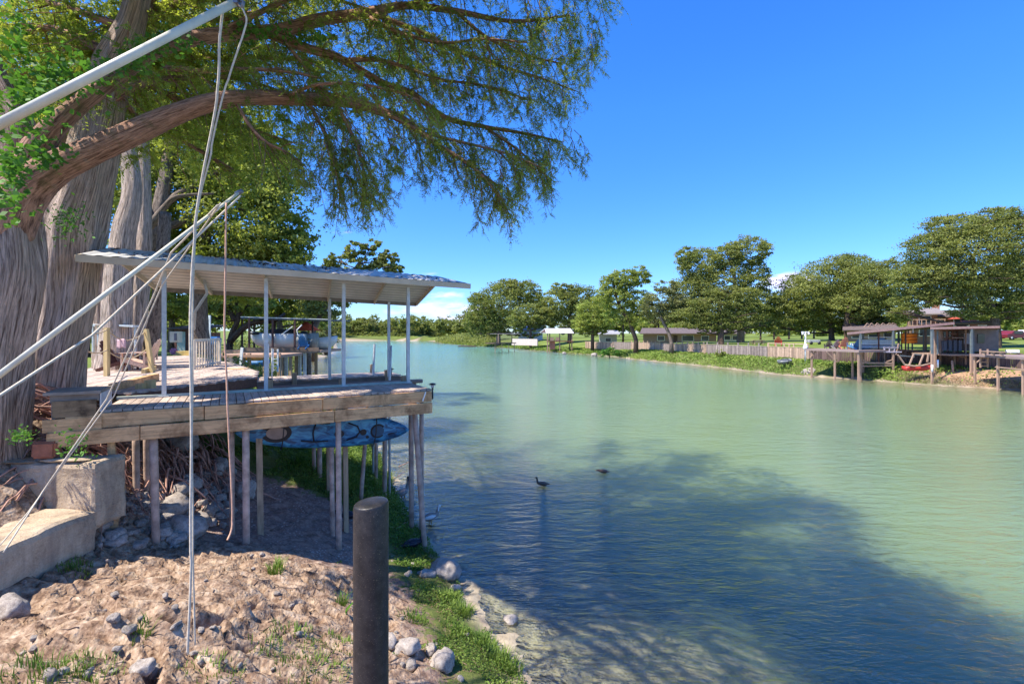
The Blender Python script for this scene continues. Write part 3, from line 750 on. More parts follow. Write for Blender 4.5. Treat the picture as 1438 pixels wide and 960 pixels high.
rough_block(s, -3.2, .08, -.05, .55, .35, 1.40, seed=1); s.build('upper_step', CON, steps)
s = MB(); rough_block(s, -3.4, .10, -3.3, -.02, .05, .70, .085, seed=4); s.build('lower_step', CON, steps)
s = MB(); s.rock((-.55, .18, 1.40), (.9, .45, .08), 3); s.rock((-1.3, .1, 1.39), (.8, .4, .07), 8); s.build('broken_rim', CON, steps)
# red brick block and yellow post end
o_ = MB().box((0, 0, 0), (.30, .22, .26), .5, None, .03).build('orange_block', plain('orange_clay', (.34, .13, .075), .9, 0, .4, 5, bump=.6)); q = P(66, 630, 7.35); o_.location = q; o_.rotation_euler = (0, .05, .3)
tag(o_, 'worn orange clay block standing at the left end of the dock beam', 'block')
o_ = MB().box((0, 0, 0), (.10, .1, .20), .5).build('yellow_post_end', plain('yellow_paint', (.62, .36, .03), .7)); o_.location = P(0, 712, 6.85)
tag(o_, 'yellow painted post stub at the left edge on the concrete step', 'post')

# ------------------------------------------------------------------ dark steel bollard in front
t = thing('bollard', 'round dark steel bollard with a slanted cap standing in the foreground', 'bollard', (0, 0, 0))
Yb = 2.05; c = P(521, 706, Yb); m, nt = nodemat('dark_bollard_paint'); v = coords(nt)
sp_ = noi(nt, v, 210, 2, .5); sp2 = noi(nt, v, 22, 5, .7)
c_ = ramp(nt, sp2, [(.35, (.014, .014, .016)), (.65, (.042, .038, .040))]); c_ = mixc(nt, ramp(nt, sp_, [(.64, (0, 0, 0)), (.72, (.45, .45, .45))]), c_, (.30, .22, .16))
finish(nt, c_, .42, sp_, .35, .002, .3, .5)
rr = 24/660*Yb; s = MB(); n = 48; rings = []; vs = []; fs = []
prof = [(0, -3.4), (0, -2.4), (0, -1.4), (0, -.7), (0, -.3), (0, -.012), (-.003, .0)]
for k_, (dr, z) in enumerate(prof):
    for i in range(n):
        a = 2*math.pi*i/n; x = (rr+dr)*math.cos(a); y = (rr+dr)*math.sin(a)
        vs.append((c.x+x, Yb+y, c.z+z+(.09*x+.03*y if z > -.1 else 0)))
for k_ in range(len(prof)-1):
    for i in range(n): fs.append((k_*n+i, k_*n+(i+1) % n, (k_+1)*n+(i+1) % n, (k_+1)*n+i))
s.add(vs, fs, .5, None, True); s.build('pipe', m, t)
cp = MB(); vs = []; fs = []
for k_, rk in enumerate((rr-.003, rr*.9, rr*.5, .001)):
    for i in range(n):
        a = 2*math.pi*i/n; x = rk*math.cos(a); y = rk*math.sin(a); vs.append((c.x+x, Yb+y, c.z+.09*x+.03*y+(0, .004, .007, .008)[k_]))
for k_ in range(3):
    for i in range(n): fs.append((k_*n+i, k_*n+(i+1) % n, (k_+1)*n+(i+1) % n, (k_+1)*n+i))
cp.add(vs, fs, .5, None, True); cp.build('cap', m, t)

# ------------------------------------------------------------------ boom poles and ropes over the bank
PW = plain('white_boom_paint', (.66, .62, .48), .5, 0, .15, 8); ROPE = plain('pale_rope', (.62, .54, .42), .9, 0, .25, 30); ROPEO = plain('faded_orange_rope', (.62, .36, .24), .9, 0, .25, 30)
t = thing('boom_pole', 'long thick white boom pole slanting up across the top left corner', 'pole', P(-60, 205, 2.5)); o0 = Vector(t.location)
MB().tube([(0, 0, 0), P(328, 4, 3.3)-o0], .026, 14).build('pole', PW, t)
s = MB(); e = P(330, 2, 3.3)-o0; s.box(e, (.06, .05, .05), .3); s.tube([e+Vector((.01, 0, .02)), e+Vector((.06, 0, -.005)), e+Vector((.05, 0, -.05))], .012, 8); s.build('end_bracket', plain('grey_fitting', (.2, .2, .22), .5, .5), t)
t = thing('boom_pole', 'thinner pale boom pole slanting up in front of the metal roof', 'pole', P(-40, 556, 3.7), 0); o0 = Vector(t.location)
MB().tube([(0, 0, 0), P(336, 270, 5.6)-o0], [.026, .016], 12).build('pole', PW, t)
s = MB(); e = P(336, 270, 5.6)-o0; s.tube([e+Vector((-.04, 0, -.02)), e+Vector((.04, 0, .02))], .026, 10); s.build('end_bracket', plain('grey_fitting', (.2, .2, .22), .5, .5), t)
def rope(pts, r, lb, mat=ROPE, wob=.012, name='hanging_rope', group=None):
    q = []; n = 12
    for i in range(len(pts)-1):
        p0, p1, p2, p3 = pts[max(i-1, 0)], pts[i], pts[i+1], pts[min(i+2, len(pts)-1)]
        for k in range(n):
            f = k/n; p = .5*((2*p1)+(p2-p0)*f+(2*p0-5*p1+4*p2-p3)*f*f+(3*p1-p0-3*p2+p3)*f**3) if wob else p1.lerp(p2, f); q.append(p+Vector((noise.noise(Vector((p.z*1.3, i, 3)))*wob, noise.noise(Vector((p.z*1.3, i, 8)))*wob, 0)))
    q.append(pts[-1]); o_ = MB().tube(q, r, 6).build(name, mat); tag(o_, lb, 'rope', group); return o_
g_ = 'ropes hung from the boom poles'
rope([P(313, 12, 3.28), P(308, 60, 3.3), P(304, 140, 3.35), P(272, 335, 3.5), P(268, 560, 3.5), P(268, 790, 3.5), P(264, 918, 3.5)], .0085, 'pale rope hanging from the thick boom tip down to the ground', group=g_, wob=.008)
rope([P(334, 6, 3.3), P(343, 18, 3.3), P(344, 40, 3.32), P(318, 120, 3.35), P(296, 215, 3.42), P(274, 330, 3.52), P(270.5, 560, 3.53), P(271, 770, 3.53), P(274, 905, 3.53)], .006, 'second pale rope curving from the end bracket and joining the hanging rope', group=g_, wob=.008)
rope([P(318, 285, 5.3), P(316, 420, 5.3), P(319, 560, 5.3), P(325, 680, 5.3), P(326, 735, 5.3), P(319, 758, 5.2)], .010, 'faded orange rope hanging from the thinner boom tip with a frayed end', ROPEO, group=g_)
rope([P(-20, 568, 3.4), P(130, 470, 4.4), P(338, 275, 5.55)], .011, 'pale guy rope running below the thinner boom pole', group=g_, wob=.0)
rope([P(306, 288, 5.2), P(240, 355, 5.6), P(218, 410, 6.0), P(150, 560, 6.4), P(60, 690, 6.3), P(5, 775, 5.6)], .010, 'white guy rope from the thinner boom tip to the concrete step, upper strand', group=g_, wob=0)
rope([P(310, 285, 5.2), P(228, 400, 5.9), P(160, 556, 6.4), P(40, 718, 6.3), P(0, 765, 5.8)], .008, 'white guy rope from the thinner boom tip to the concrete step, lower strand', group=g_, wob=0)
rope([P(320, 280, 5.5), P(340, 262, 5.7), P(352, 255, 5.8)], .005, 'short thin line off the tip of the thinner boom', group=g_, wob=0) if False else None

# ------------------------------------------------------------------ rocks
RK = []
mR, nt = nodemat('limestone'); v = coords(nt); a = noi(nt, v, 6, 6, .7); b = noi(nt, v, 40, 4, .7)
c_ = ramp(nt, mth(nt, 'MULTIPLY_ADD', b, .4, mth(nt, 'MULTIPLY', a, .6)), [(.35, (.13, .105, .09)), (.5, (.35, .30, .26)), (.66, (.50, .46, .40))])
finish(nt, tinted(nt, c_, .4), .9, mth(nt, 'MULTIPLY_ADD', b, .5, a), .8, .02, 0, .25)
ROCKW = mR
protos = []
for i in range(9):
    s = MB(); s.rock((0, 0, 0), (1, random.uniform(.65, .95), random.uniform(.45, .75)), i*2.3+1, .35+.05*i, 3, 0, .45); protos.append(s.mesh('rock'))
    protos[-1].materials.append(ROCKW)
def put_rock(x, y, sz, lb, grp, i=None, sink=.25, zz=None, rot=None):
    o_ = bpy.data.objects.new('rock', protos[random.randrange(9) if i is None else i]); COL.objects.link(o_)
    z = gz(x, y) if zz is None else zz
    o_.location = (x, y, z+sz*(.32-sink*.6)); o_.scale = (sz, sz*random.uniform(.8, 1.1), sz*random.uniform(.75, 1.1)); o_.rotation_euler = (random.uniform(-.3, .3), random.uniform(-.3, .3), random.uniform(0, 6.28) if rot is None else rot)
    tag(o_, lb, 'rock', grp); return o_
def rock_px(px, py, sz_px, lb, grp=None, i=None):
    p = gpix(px, py, 3.5, 30); return put_rock(p.x, p.y, sz_px/660*p.y, lb, grp, i)
G1 = 'rubble rocks under the near dock'; LB1 = 'loose grey limestone rock in the rubble heap under the near dock'
n_ = 0
while n_ < 215:
    px, py = random.uniform(140, 325), random.uniform(655, 770)
    if (px > 250 and py > 745) or py < (692 if px < 225 else 652+(330-px)*.28): continue
    sz = min(30, max(5, random.lognormvariate(2.2, .55))); rock_px(px, py, sz, LB1, G1); n_ += 1
for px, py, sz, i, lb in ((240, 722, 44, 1, 'wide pale boulder half buried between the two left pipe stilts'), (262, 752, 50, 4, 'big rounded pitted boulder beside the hanging rope'),
                          (195, 770, 26, 2, 'smooth oval stone at the foot of the leftmost pipe stilt'), (160, 765, 34, 5, 'angular white rock under the split old post'),
                          (262, 692, 40, 6, 'long flat boulder below the tree roots'), (255, 628, 50, 3, 'pale slab of rock lodged above the exposed roots'), (345, 695, 34, 7, 'sunlit tan rock beside the thin pipe stilts')):
    rock_px(px, py, sz, lb, None, i)
for px, py, sz, i, lb in ((625, 808, 44, 3, 'jagged limestone rock at the water edge below the leaning stilt'), (602, 810, 26, 5, 'flat grey rock just left of the jagged waterside rock'), (573, 808, 13, 0, 'small pale stone in the grass left of the waterside rocks'),
                          (716, 874, 22, 8, 'mossy yellowish rock standing in the shallow water'), (622, 935, 40, 4, 'tall sunlit rock in the lower right cluster behind the bollard'), (605, 915, 20, 2, 'small rock leaning on the tall sunlit rock'),
                          (570, 915, 34, 6, 'tan rock just right of the bollard near the ground'), (577, 938, 18, 1, 'small reddish stone below the tan rock'), (548, 905, 26, 7, 'rock half hidden behind the bollard right side'),
                          (182, 893, 20, 0, 'small pink rock in the gap of the ledge'), (200, 950, 34, 5, 'grey rock at the bottom edge left of centre'), (218, 950, 22, 3, 'pale rock beside the grey bottom-edge rock'), (160, 885, 16, 2, 'small round stone beside the fern in the ledge gap'),
                          (15, 862, 46, 4, 'large weathered rock at the left edge below the concrete step'), (70, 955, 20, 1, 'small grey stone among weeds at the bottom left'), (605, 783, 8, 0, 'small stone lying in the water past the leaning stilt'), (640, 830, 16, 7, 'low stone in the shallows below the waterside rock')):
    rock_px(px, py, sz, lb, None, i)
bpy.data.objects
n_ = 0
while n_ < 60:
    px, py = random.uniform(10, 700), random.uniform(780, 955); p = gpix(px, py, 3.5, 20)
    if sdf(np.array([p.x]), np.array([p.y]))[0] < .1: continue
    put_rock(p.x, p.y, random.uniform(.04, .10), 'small loose stone on the bare foreground ledge', 'small stones on the ledge'); n_ += 1

# ------------------------------------------------------------------ exposed roots
ROOT = bark('root_bark', (.50, .29, .22), (.12, .055, .042), 10, 3, bd=.02)
rt = MB()
for i in range(230):
    px = random.uniform(120, 300); py = 606+random.uniform(-14, 60)+max(0, px-250)*.1
    p = gpix(px, py, 7.5, 14); a = random.uniform(-1.2, .6) if px > 200 else random.uniform(-2.4, -.9)
    if px > 200: a = random.uniform(-.95, -.35)
    q = Vector((p.x, p.y, 0)); pts = []; Ln = random.uniform(.8, 2.0); r0 = random.choice((.012, .018, .03, .045))*random.uniform(.7, 1.2); lift = random.uniform(.05, .35)
    for k in range(13):
        f = k/12; q = q+Vector((math.cos(a), math.sin(a), 0))*Ln/12; a += random.uniform(-.25, .25)
        z = gz(q.x, q.y)+lift*math.sin(math.pi*min(1, f*1.1))+.02-.05*f; pts.append((q.x, q.y, z))
    rt.tube(pts, [r0*(1-.75*k/12) for k in range(13)], 6, rough=.1, seed=i)
for i in range(420):                                        # fine hair roots hanging behind the stilts
    px = random.uniform(125, 215); py = random.uniform(625, 720); p = gpix(px, py, 6.5, 12); q = p+Vector((0, -.12, .1)); pts = []
    a = random.uniform(-2.6, -.4)
    for k in range(7):
        pts.append(q.copy()); q = q+Vector((math.cos(a)*.07, math.sin(a)*.03, random.uniform(-.09, .03))); a += random.uniform(-.5, .5)
    rt.tube(pts, [.008*(1-.12*k) for k in range(7)], 4)
tag(rt.build('tree_roots', ROOT), 'tangle of exposed reddish cypress roots on the bank under the near dock', 'roots', None, 'stuff')
# ------------------------------------------------------------------ trees
CYB = bark('cypress_bark', (.58, .42, .33), (.12, .065, .045), 24, 1.5, bd=.12)
CYB2 = bark('cypress_bark_grey', (.62, .48, .39), (.14, .085, .062), 24, 1.5, bd=.12)
LIMB = bark('limb_bark', (.40, .23, .16), (.085, .04, .028), 22, 3.0, bd=.05, moss=(.06, .08, .02))
PECB = bark('pecan_bark', (.19, .15, .12), (.05, .035, .03), 14, 4, bd=.03)
DRKB = bark('dark_tree_bark', (.11, .075, .055), (.03, .02, .015), 10, 3, bd=.04)
LCY = leafmat('cypress_needles', (.185, .260, .050), (.330, .385, .085), .6, .8)
LCYB = leafmat('cypress_needles_bright', (.25, .33, .055), (.40, .45, .10), .58, .6)
LPEC = leafmat('pecan_leaves', (.22, .275, .055), (.38, .42, .11), .52, .5)
LGRN = leafmat('broad_leaves', (.165, .20, .048), (.31, .33, .095), .48, .25)
LOLV = leafmat('olive_leaves', (.150, .165, .055), (.265, .270, .100), .38, .25)
LVIN = leafmat('vine_leaves', (.06, .17, .025), (.14, .30, .05), .4, 1.2)
LYEL = leafmat('yellow_green_leaves', (.19, .225, .055), (.33, .35, .11), .42, .4)

def sprays(base, dirs, length, nleaf=9, lsize=.045, aspect=.36, droop=.22):
    """feathery cypress sprays: a short hanging twig with two rows of needles; returns leaf faces"""
    n = len(base); d = unit(dirs); out = []
    side = unit(np.cross(d, rng.normal(size=(n, 3)))); ln = length*(.7+.6*rng.random((n, 1)))
    for k in range(nleaf):
        f = (k+.6)/nleaf; c = base+d*ln*f; c[:, 2] -= (droop*ln[:, 0]*f*f)
        for s_ in (-1, 1):
            ld = unit(side*s_+d*.75+rng.normal(size=(n, 3))*.22)
            out.append(leafquads(c+ld*lsize*.45, lsize*(1.15-.5*f), .3, aspect, .3, ld))
    return np.concatenate(out)
class Leaves:
    def __init__(s): s.q = []; s.t = []
    def add(s, Q, tint=None):
        s.q.append(Q); s.t.append(np.full(len(Q), .5) if tint is None else np.broadcast_to(tint, (len(Q),)).astype(float))
    def build(s, name, mat, parent): return link(name, quads_mesh(name, np.concatenate(s.q), np.concatenate(s.t)), mat, parent)

def pixpath(pts, sub=5):                            # (px,py,Y,r_px) control points -> smooth path with radii in metres
    c = [P(p[0], p[1], p[2]) for p in pts]; r = [p[3]/F*p[2] for p in pts]; q = []; rr_ = []
    for i in range(len(c)-1):
        p0, p1, p2, p3 = c[max(i-1, 0)], c[i], c[i+1], c[min(i+2, len(c)-1)]
        for k in range(sub):
            t = k/sub; t2, t3 = t*t, t*t*t
            q.append(.5*((2*p1)+(p2-p0)*t+(2*p0-5*p1+4*p2-p3)*t2+(3*p1-p0-3*p2+p3)*t3)); rr_.append(r[i]*(1-t)+r[i+1]*t)
    q.append(c[-1]); rr_.append(r[-1]); return q, rr_
def grow(leaves, wood_, pts, rad, step, lmin, lmax, spr, density, down, rmax=.11, seed=0, lsize=.045, spread=1.0, nsp=3, toward=None, tintb=.5):
    """secondary branchlets with feathery sprays along a limb"""
    acc = 0; B = []; Dd = []
    for i in range(1, len(pts)):
        a, b = pts[i-1], pts[i]; ln = (b-a).length; t = (b-a).normalized(); acc += ln
        while acc > step:
            acc -= step
            if rad[i] > rmax: continue
            o_ = a.lerp(b, random.random()); sd = t.cross(Vector((0, 0, 1))).normalized()*random.choice((-1, 1))
            d = (t*random.uniform(.2, 1.0)+sd*random.uniform(.15, 1.0)*spread+Vector((0, 0, random.uniform(-.9, .55)*1.0-down*.3))).normalized()
            L_ = random.uniform(lmin, lmax)*(.55+.45*min(1, (len(pts)-i)/len(pts)*2+.35)); n = 7; q = o_.copy(); path = [q.copy()]
            for k in range(n):
                d = (d+Vector((random.uniform(-.22, .22), random.uniform(-.22, .22), random.uniform(-.18, .12)-down*.16))).normalized()
                q = q+d*(L_/n); path.append(q.copy())
                for _ in range(int(density+random.random())):
                    e = (d*.5+Vector((random.uniform(-1, 1), random.uniform(-1, 1), random.uniform(-.7, .5)-down*.25))).normalized()
                    m_ = path[-2].lerp(q, random.random()); 
                    B.append(tuple(m_)); Dd.append(tuple(e))
            wood_.tube(path, [max(.0035, .012*(1-.8*k/n)*min(1.6, L_)) for k in range(n+1)], 4, .4, False)
    if B:
        B = np.array(B); Dd = np.array(Dd); Q = sprays(B, Dd, spr, nsp*2+1, lsize); nq = len(B)
        tn = np.tile(rng.uniform(.25, .85, nq), len(Q)//nq)
        leaves.add(Q, tn)

# ---- the great cypress whose limbs arch over the river
t = thing('cypress_tree', 'great bald cypress at the left edge with long limbs arching over the river', 'tree', P(5, 640, 6.3)); o0 = Vector(t.location)
def loc(q): return [p-o0 for p in q]
tr, r_ = pixpath([(-40,690,7.3,60),(-34,620,7.3,52),(-26,540,7.3,50),(-9,440,7.3,46),(2,380,7.3,45),(-1,320,7.3,44),(6,275,7.3,40),(12,235,7.35,32),(8,180,7.4,30),(-30,100,7.5,28),(-60,0,7.6,26),(-80,-150,7.7,22),(-90,-320,7.8,16)], 8)
MB().tube(loc(tr), r_, 40, rough=.10, flute=.07, nf=6, seed=2).build('trunk', CYB, t)
LIMBS = [
 [(8,330,7.25,30),(34,268,7.25,28),(80,235,7.25,21),(130,212,7.3,17.5),(180,190,7.4,16),(240,163,7.6,14),(300,143,7.8,11.5),(350,137,8.1,10),(400,138,8.4,9.5),(460,140,8.7,9),(500,145,8.9,8),(540,158,9.1,6.5),(570,170,9.2,5),(610,200,9.5,3.6),(650,225,9.6,2.6),(700,262,9.7,1.6)],
 [(30,262,7.2,20),(48,215,7.2,17),(75,180,7.2,14),(120,140,7.3,11),(175,100,7.6,10),(230,65,8,10),(300,50,8.5,9.5),(360,46,9,9),(400,42,9.2,9),(450,28,9.4,8),(520,18,9.6,7),(570,8,10,5),(640,16,10.2,4),(720,30,10.3,2.6),(800,22,10.4,1.4)],
 [(370,45,9.05,7),(425,66,9.2,6.5),(470,80,9.4,6),(500,95,9.5,5.5),(540,118,9.8,5),(580,132,10,4.5),(625,165,10,4),(680,178,10.2,3),(740,188,10.4,2),(790,200,10.5,1.2)],
 [(485,85,9.4,3.6),(530,84,9.4,3),(570,95,9.4,2.6),(620,112,9.4,2),(680,120,9.5,1.5),(740,140,9.6,1)],
 [(520,18,9.6,4),(590,45,9.6,3.5),(640,70,9.7,3),(700,92,9.8,2.4),(760,110,9.9,1.6),(808,128,10,.9)],
 [(560,10,9.9,3.5),(620,-5,10,3),(700,-20,10.2,2.5),(770,-25,10.3,2),(840,-10,10.3,1)],
 [(540,158,9.1,4),(580,180,9,3.2),(630,212,9,2.6),(670,240,9,2),(700,275,9.1,1.4),(715,300,9.1,.8)],
 [(470,142,8.8,3.2),(490,180,8.8,2.6),(505,215,8.7,2),(512,250,8.7,1.5),(508,290,8.7,1)],
 [(430,139,8.6,3),(455,185,8.5,2.4),(470,230,8.5,1.7),(478,275,8.5,1)],
 [(590,186,9.2,2.6),(650,200,9.3,2),(710,215,9.4,1.6),(760,235,9.5,1)],
 [(680,178,10.2,2.4),(720,205,10.1,1.8),(750,230,10,1.3),(770,250,10,.8)],
 [(640,16,10.2,3),(680,50,10.1,2.3),(730,75,10.1,1.8),(790,90,10.1,1)],
 [(300,50,8.5,4),(360,20,8.8,3.5),(430,-10,9.2,3),(520,-30,9.6,2.5),(620,-45,10,2),(720,-50,10.2,1.5),(810,-40,10.3,1)],
 [(400,138,8.4,3),(440,120,8,2.4),(500,118,7.7,2),(560,130,7.5,1.6),(610,150,7.4,1)],
 [(510,20,9.6,3),(560,45,9,2.5),(620,60,8.6,2),(680,55,8.3,1.6),(740,60,8.1,1)],
 [(230,95,7.9,4),(280,100,7.9,3.6),(330,97,8.1,3),(400,100,8.4,2.4),(450,110,8.6,1.5)],
 [(330,140,8,3),(350,175,7.9,2.5),(375,200,7.9,2),(405,215,8,1.4),(430,235,8,1)],
 [(400,60,9,3),(430,95,8.9,2.2),(440,115,8.9,1.4)],
]
lv = Leaves(); big = [LIMBS[0], LIMBS[1]]
for i, lb in enumerate(LIMBS):
    q, rr_ = pixpath(lb, 5); wd = MB()
    wd.tube(loc(q), rr_, 18 if i < 2 else 8, rough=.08 if i < 2 else .05, seed=i)
    grow(lv, wd, loc(q), rr_, .072, .5, 1.2, .18, 1.6, .38, rmax=.12, seed=i, lsize=.046)
    wd.build('branch', LIMB, t)
# hanging curtains of sprays at the outer rim
wd = MB()
for (px, py, Y, n, rx) in ((505,250,8.7,16,34),(520,200,8.8,14,40),(470,215,8.6,14,36),(445,190,8.5,10,30),(700,262,9.2,14,32),(690,225,9.3,12,40),(770,190,10.3,16,40),(745,225,10,12,34),(795,60,10.2,16,44),(740,20,10.1,18,70),(760,120,10,12,40),(620,200,9.2,10,50),(700,60,9.9,16,70),(660,110,9.6,14,60),(820,15,10.3,8,24),(560,200,9,8,40),(600,90,9.5,10,60)):
    for _ in range(n):
        a = P(px+random.uniform(-rx, rx), py+random.uniform(-28, 10), Y+random.uniform(-.5, .5)); b = a+Vector((random.uniform(-.1, .35), random.uniform(-.25, .25), -random.uniform(.4, 1.0)))
        pth = [a.lerp(b, k/6)+Vector((random.uniform(-.03, .03), 0, 0)) for k in range(7)]
        grow(lv, wd, loc(pth), [.01]*7, .22, .2, .45, .16, 1.2, .4, lsize=.044)
        wd.tube(loc(pth), [.007*(1-.12*k) for k in range(7)], 4)
wd.build('twigs', LIMB, t)
lv.build('foliage', LCY, t)
# unseen crown above the picture, clumps added to shade the river
hi = Leaves(); wd = MB()
TG = [(-4.5,29),(4,27.5),(8,20.5),(9.8,14.2),(7.6,10),(9.2,8),(10,4),(3.5,3.2),(1.6,6),(.2,8.5),(-1.6,11.5),(-4.6,18),(-7,24)]   # what the crown shades
def inpoly(x, y, pl):
    c = False
    for i in range(len(pl)):
        (ax, ay), (bx, by) = pl[i], pl[(i+1) % len(pl)]
        if (ay > y) != (by > y) and x < ax+(y-ay)*(bx-ax)/(by-ay): c = not c
    return c
cents = []
while len(cents) < 640:
    x, y = random.uniform(-7, 11), random.uniform(3, 29)
    if not inpoly(x, y, TG): continue
    if 5.5 < y < 8.6 and x < 4.6 and random.random() < .9: continue
    z = random.uniform(9.5, 14)+max(0, y-12)*.42; cx, cy = x-.585*z, y-.286*z
    if z < 6.0+.72*cy or cy < -3: continue
    if cx > 1.5: continue
    hx, hy_ = x-5.3, y-2.6
    if -6.5 < hx < 2 and 6.2 < hy_ < 12 and random.random() < .5: continue
    cents.append((cx, cy, z))
cents = np.array(cents); per = 58
pts = (cents[:, None, :]+rng.normal(size=(len(cents), per, 3))*np.array([.42, .42, .22])).reshape(-1, 3)
hi.add(leafquads(pts-np.array(o0), .22, .5, .5), rng.uniform(.3, .8, len(pts)))
for k in range(0, 640, 16):
    a = Vector((-8.0, 7.2, 11.0+.01*k)); b = Vector(cents[k]); wd.tube(loc([a, a.lerp(b, .5)+Vector((0, 0, .7)), b]), [.16, .08, .02], 6)
wd.build('upper_branch', LIMB, t); hi.build('upper_shade_foliage', LCY, t)
# vine over the lower limb
V = Leaves(); c = []
for (px, py, Y, sx, sy, n) in ((40,150,6.4,45,55,420),(15,250,6.2,26,55,320),(90,110,6.8,60,40,380),(20,60,6.5,30,60,150),(180,90,7.4,50,20,220),(230,60,7.8,60,18,200),(350,45,8.9,60,14,260),(60,220,6.6,35,22,150),(430,50,9.3,40,12,150)):
    for _ in range(n): c.append(tuple(P(random.gauss(px, sx*.5), random.gauss(py, sy*.5), Y+random.uniform(-.35, .25))))
c = np.array(c)-np.array(o0); Q = leafquads(c, .085, .9, .85); V.add(Q, rng.uniform(.2, .9, len(Q)))
V.build('climbing_vine', LVIN, t)

# ---- second cypress, just behind
def cyp(name, lb, path, rings, mat, group=None, knots=()):
    q, rr_ = pixpath(path, 8); t = thing(name, lb, 'tree', q[0], 0, group); o0 = Vector(q[0]); MB().tube([p-o0 for p in q], rr_, rings, rough=.09, flute=.08, nf=7, seed=len(path)).build('trunk', mat, t); return t, o0
t2, o2 = cyp('cypress_tree', 'second cypress with a broad fluted grey-brown trunk right of the leftmost trunk', [(62,620,9.1,52),(64,590,9.1,44),(67,560,9.1,38),(78,500,9.1,32),(92,440,9.1,30),(98,380,9.1,33),(103,320,9.1,36),(125,250,9.1,29),(146,150,9.0,24),(160,90,8.9,22),(186,30,8.8,15),(205,-60,8.8,12),(222,-200,9,8)], 44, CYB2)
q, rr_ = pixpath([(48,575,9.3,22),(54,440,9.35,18),(64,340,9.4,16),(75,260,9.4,15),(96,150,9.4,13)], 6); MB().tube([p-o2 for p in q], rr_, 24, rough=.1, flute=.08).build('side_stem', CYB, t2)
lv2 = Leaves(); wd = MB()
BR2 = [[(140,150,8.9,8),(190,120,9,6),(250,110,10,4),(330,110,11,2.5),(400,130,11.5,1.4)],[(160,80,8.8,8),(100,50,8.9,6),(60,40,9,4),(10,60,9.4,2)],[(158,100,8.8,8),(220,60,9.5,6),(300,30,10.5,4),(400,10,11,2)],
       [(175,60,8.8,7),(200,10,9.2,5),(260,-30,10,3),(340,-40,11,2)],[(142,170,8.9,5),(110,110,9.1,4),(60,100,9.3,3),(0,110,9.8,2)],[(152,120,8.9,6),(200,170,9.5,4),(260,200,10.5,3),(330,240,11.2,1.6)],
       [(180,40,8.8,6),(90,10,9,4),(20,-10,9.6,2)],[(158,90,8.8,6),(230,130,10,4),(320,170,11,2.6),(410,200,11.6,1.4)],[(172,60,8.8,6),(250,80,10.4,4),(360,80,11.4,2.5),(470,90,12,1.5)],[(188,20,8.8,6),(280,0,10.5,4),(420,-10,11.6,2.5),(540,20,12.2,1.4)]]
for i, lb in enumerate(BR2):
    q, rr_ = pixpath(lb, 6); q = [p-o2 for p in q]; wd.tube(q, rr_, 8, rough=.05)
    grow(lv2, wd, q, rr_, .12, .7, 1.6, .22, 1.6, .4, rmax=.2, lsize=.07)
for (px, py, Y, rx, ry, n) in ((60,60,9.6,90,70,110),(190,40,10.5,90,60,100),(300,90,11.5,90,60,90),(30,150,9.6,50,60,60),(420,110,12,80,60,60),(120,-30,10,140,50,60),(360,30,11.6,110,50,80),(340,200,11.6,70,50,50),(500,60,12.4,80,50,50),(220,150,11,80,50,50),(470,170,12,60,50,30),(600,60,12.6,60,50,26),(560,130,12.4,60,40,22)):
    for _ in range(int(n*.62)):
        a = P(px+random.uniform(-rx, rx), py+random.uniform(-ry, ry), Y+random.uniform(-1, 1)); b = a+Vector((random.uniform(-.6, .6), random.uniform(-.5, .5), random.uniform(-.7, .3)))
        pth = [(a.lerp(b, k/6))-o2 for k in range(7)]
        grow(lv2, wd, pth, [.01]*7, .20, .25, .5, .2, 1.5, .4, lsize=.065)
wd.build('branches', LIMB, t2); lv2.build('foliage', LCYB, t2)
# sprig low on the trunk
sp3 = Leaves(); c = []
for _ in range(260): c.append(tuple(P(random.gauss(92, 16), random.gauss(312, 14), 7.3+random.uniform(-.3, .1))))
for _ in range(120): c.append(tuple(P(random.gauss(30, 10), random.gauss(611, 6), 6.9+random.uniform(-.2, .1))))
for _ in range(140): c.append(tuple(P(random.gauss(105, 12), random.gauss(625, 12), 7.15+random.uniform(-.2, .1))))
c = np.array(c)-np.array(o2); Q = leafquads(c, .06, .5, .45); sp3.add(Q, rng.uniform(.3, .9, len(Q))); sp3.build('sprigs', LVIN, t2)['kind'] = 'stuff'

# ---- further trunks behind the dock roof
for (lb, path, nn, mt) in (
  ('grey forked cypress trunk just left of the dock roof posts', [(160,525,15,21),(163,480,15.1,18),(166,400,15.2,16),(174,330,15.4,14),(186,270,15.6,11),(180,200,15.9,10),(175,60,16.2,8)], 20, CYB2),
  ('slender cypress trunk half hidden behind the forked grey one', [(190,512,16.5,12),(193,450,16.6,11),(200,380,16.7,10),(203,300,16.9,8),(200,180,17.2,7)], 16, CYB2),
  ('slim trunk leaning right beyond the rope railing', [(208,500,16,9),(214,470,16,9),(222,430,16,9),(226,380,16,8),(232,300,16.4,7)], 14, PECB),
  ('thin straight trunk on the lawn between the leaning tree and the dock post', [(219,488,20,5),(220,460,20,5),(222,420,20,5),(224,380,20,4)], 10, PECB),
  ('upright trunk behind the hanging rope beside the cream railing', [(282,492,20,12),(281,460,20,10),(280,420,20,9),(280,380,20,9),(292,300,20,8)], 16, PECB),
  ('dark trunk in shade at the far left behind the big cypresses', [(140,520,15.5,9),(140,480,15.6,8),(139,400,15.7,7),(137,300,15.9,6)], 12, CYB)):
    cyp('tree', lb, path, nn, mt)
t, o0 = cyp('pecan_tree', 'tall leafy pecan filling the view above the metal dock roof', [(160,510,18,16),(180,430,18,14),(205,350,18.5,12),(225,290,19,9),(240,200,20,7)], 20, PECB)
wd = MB()
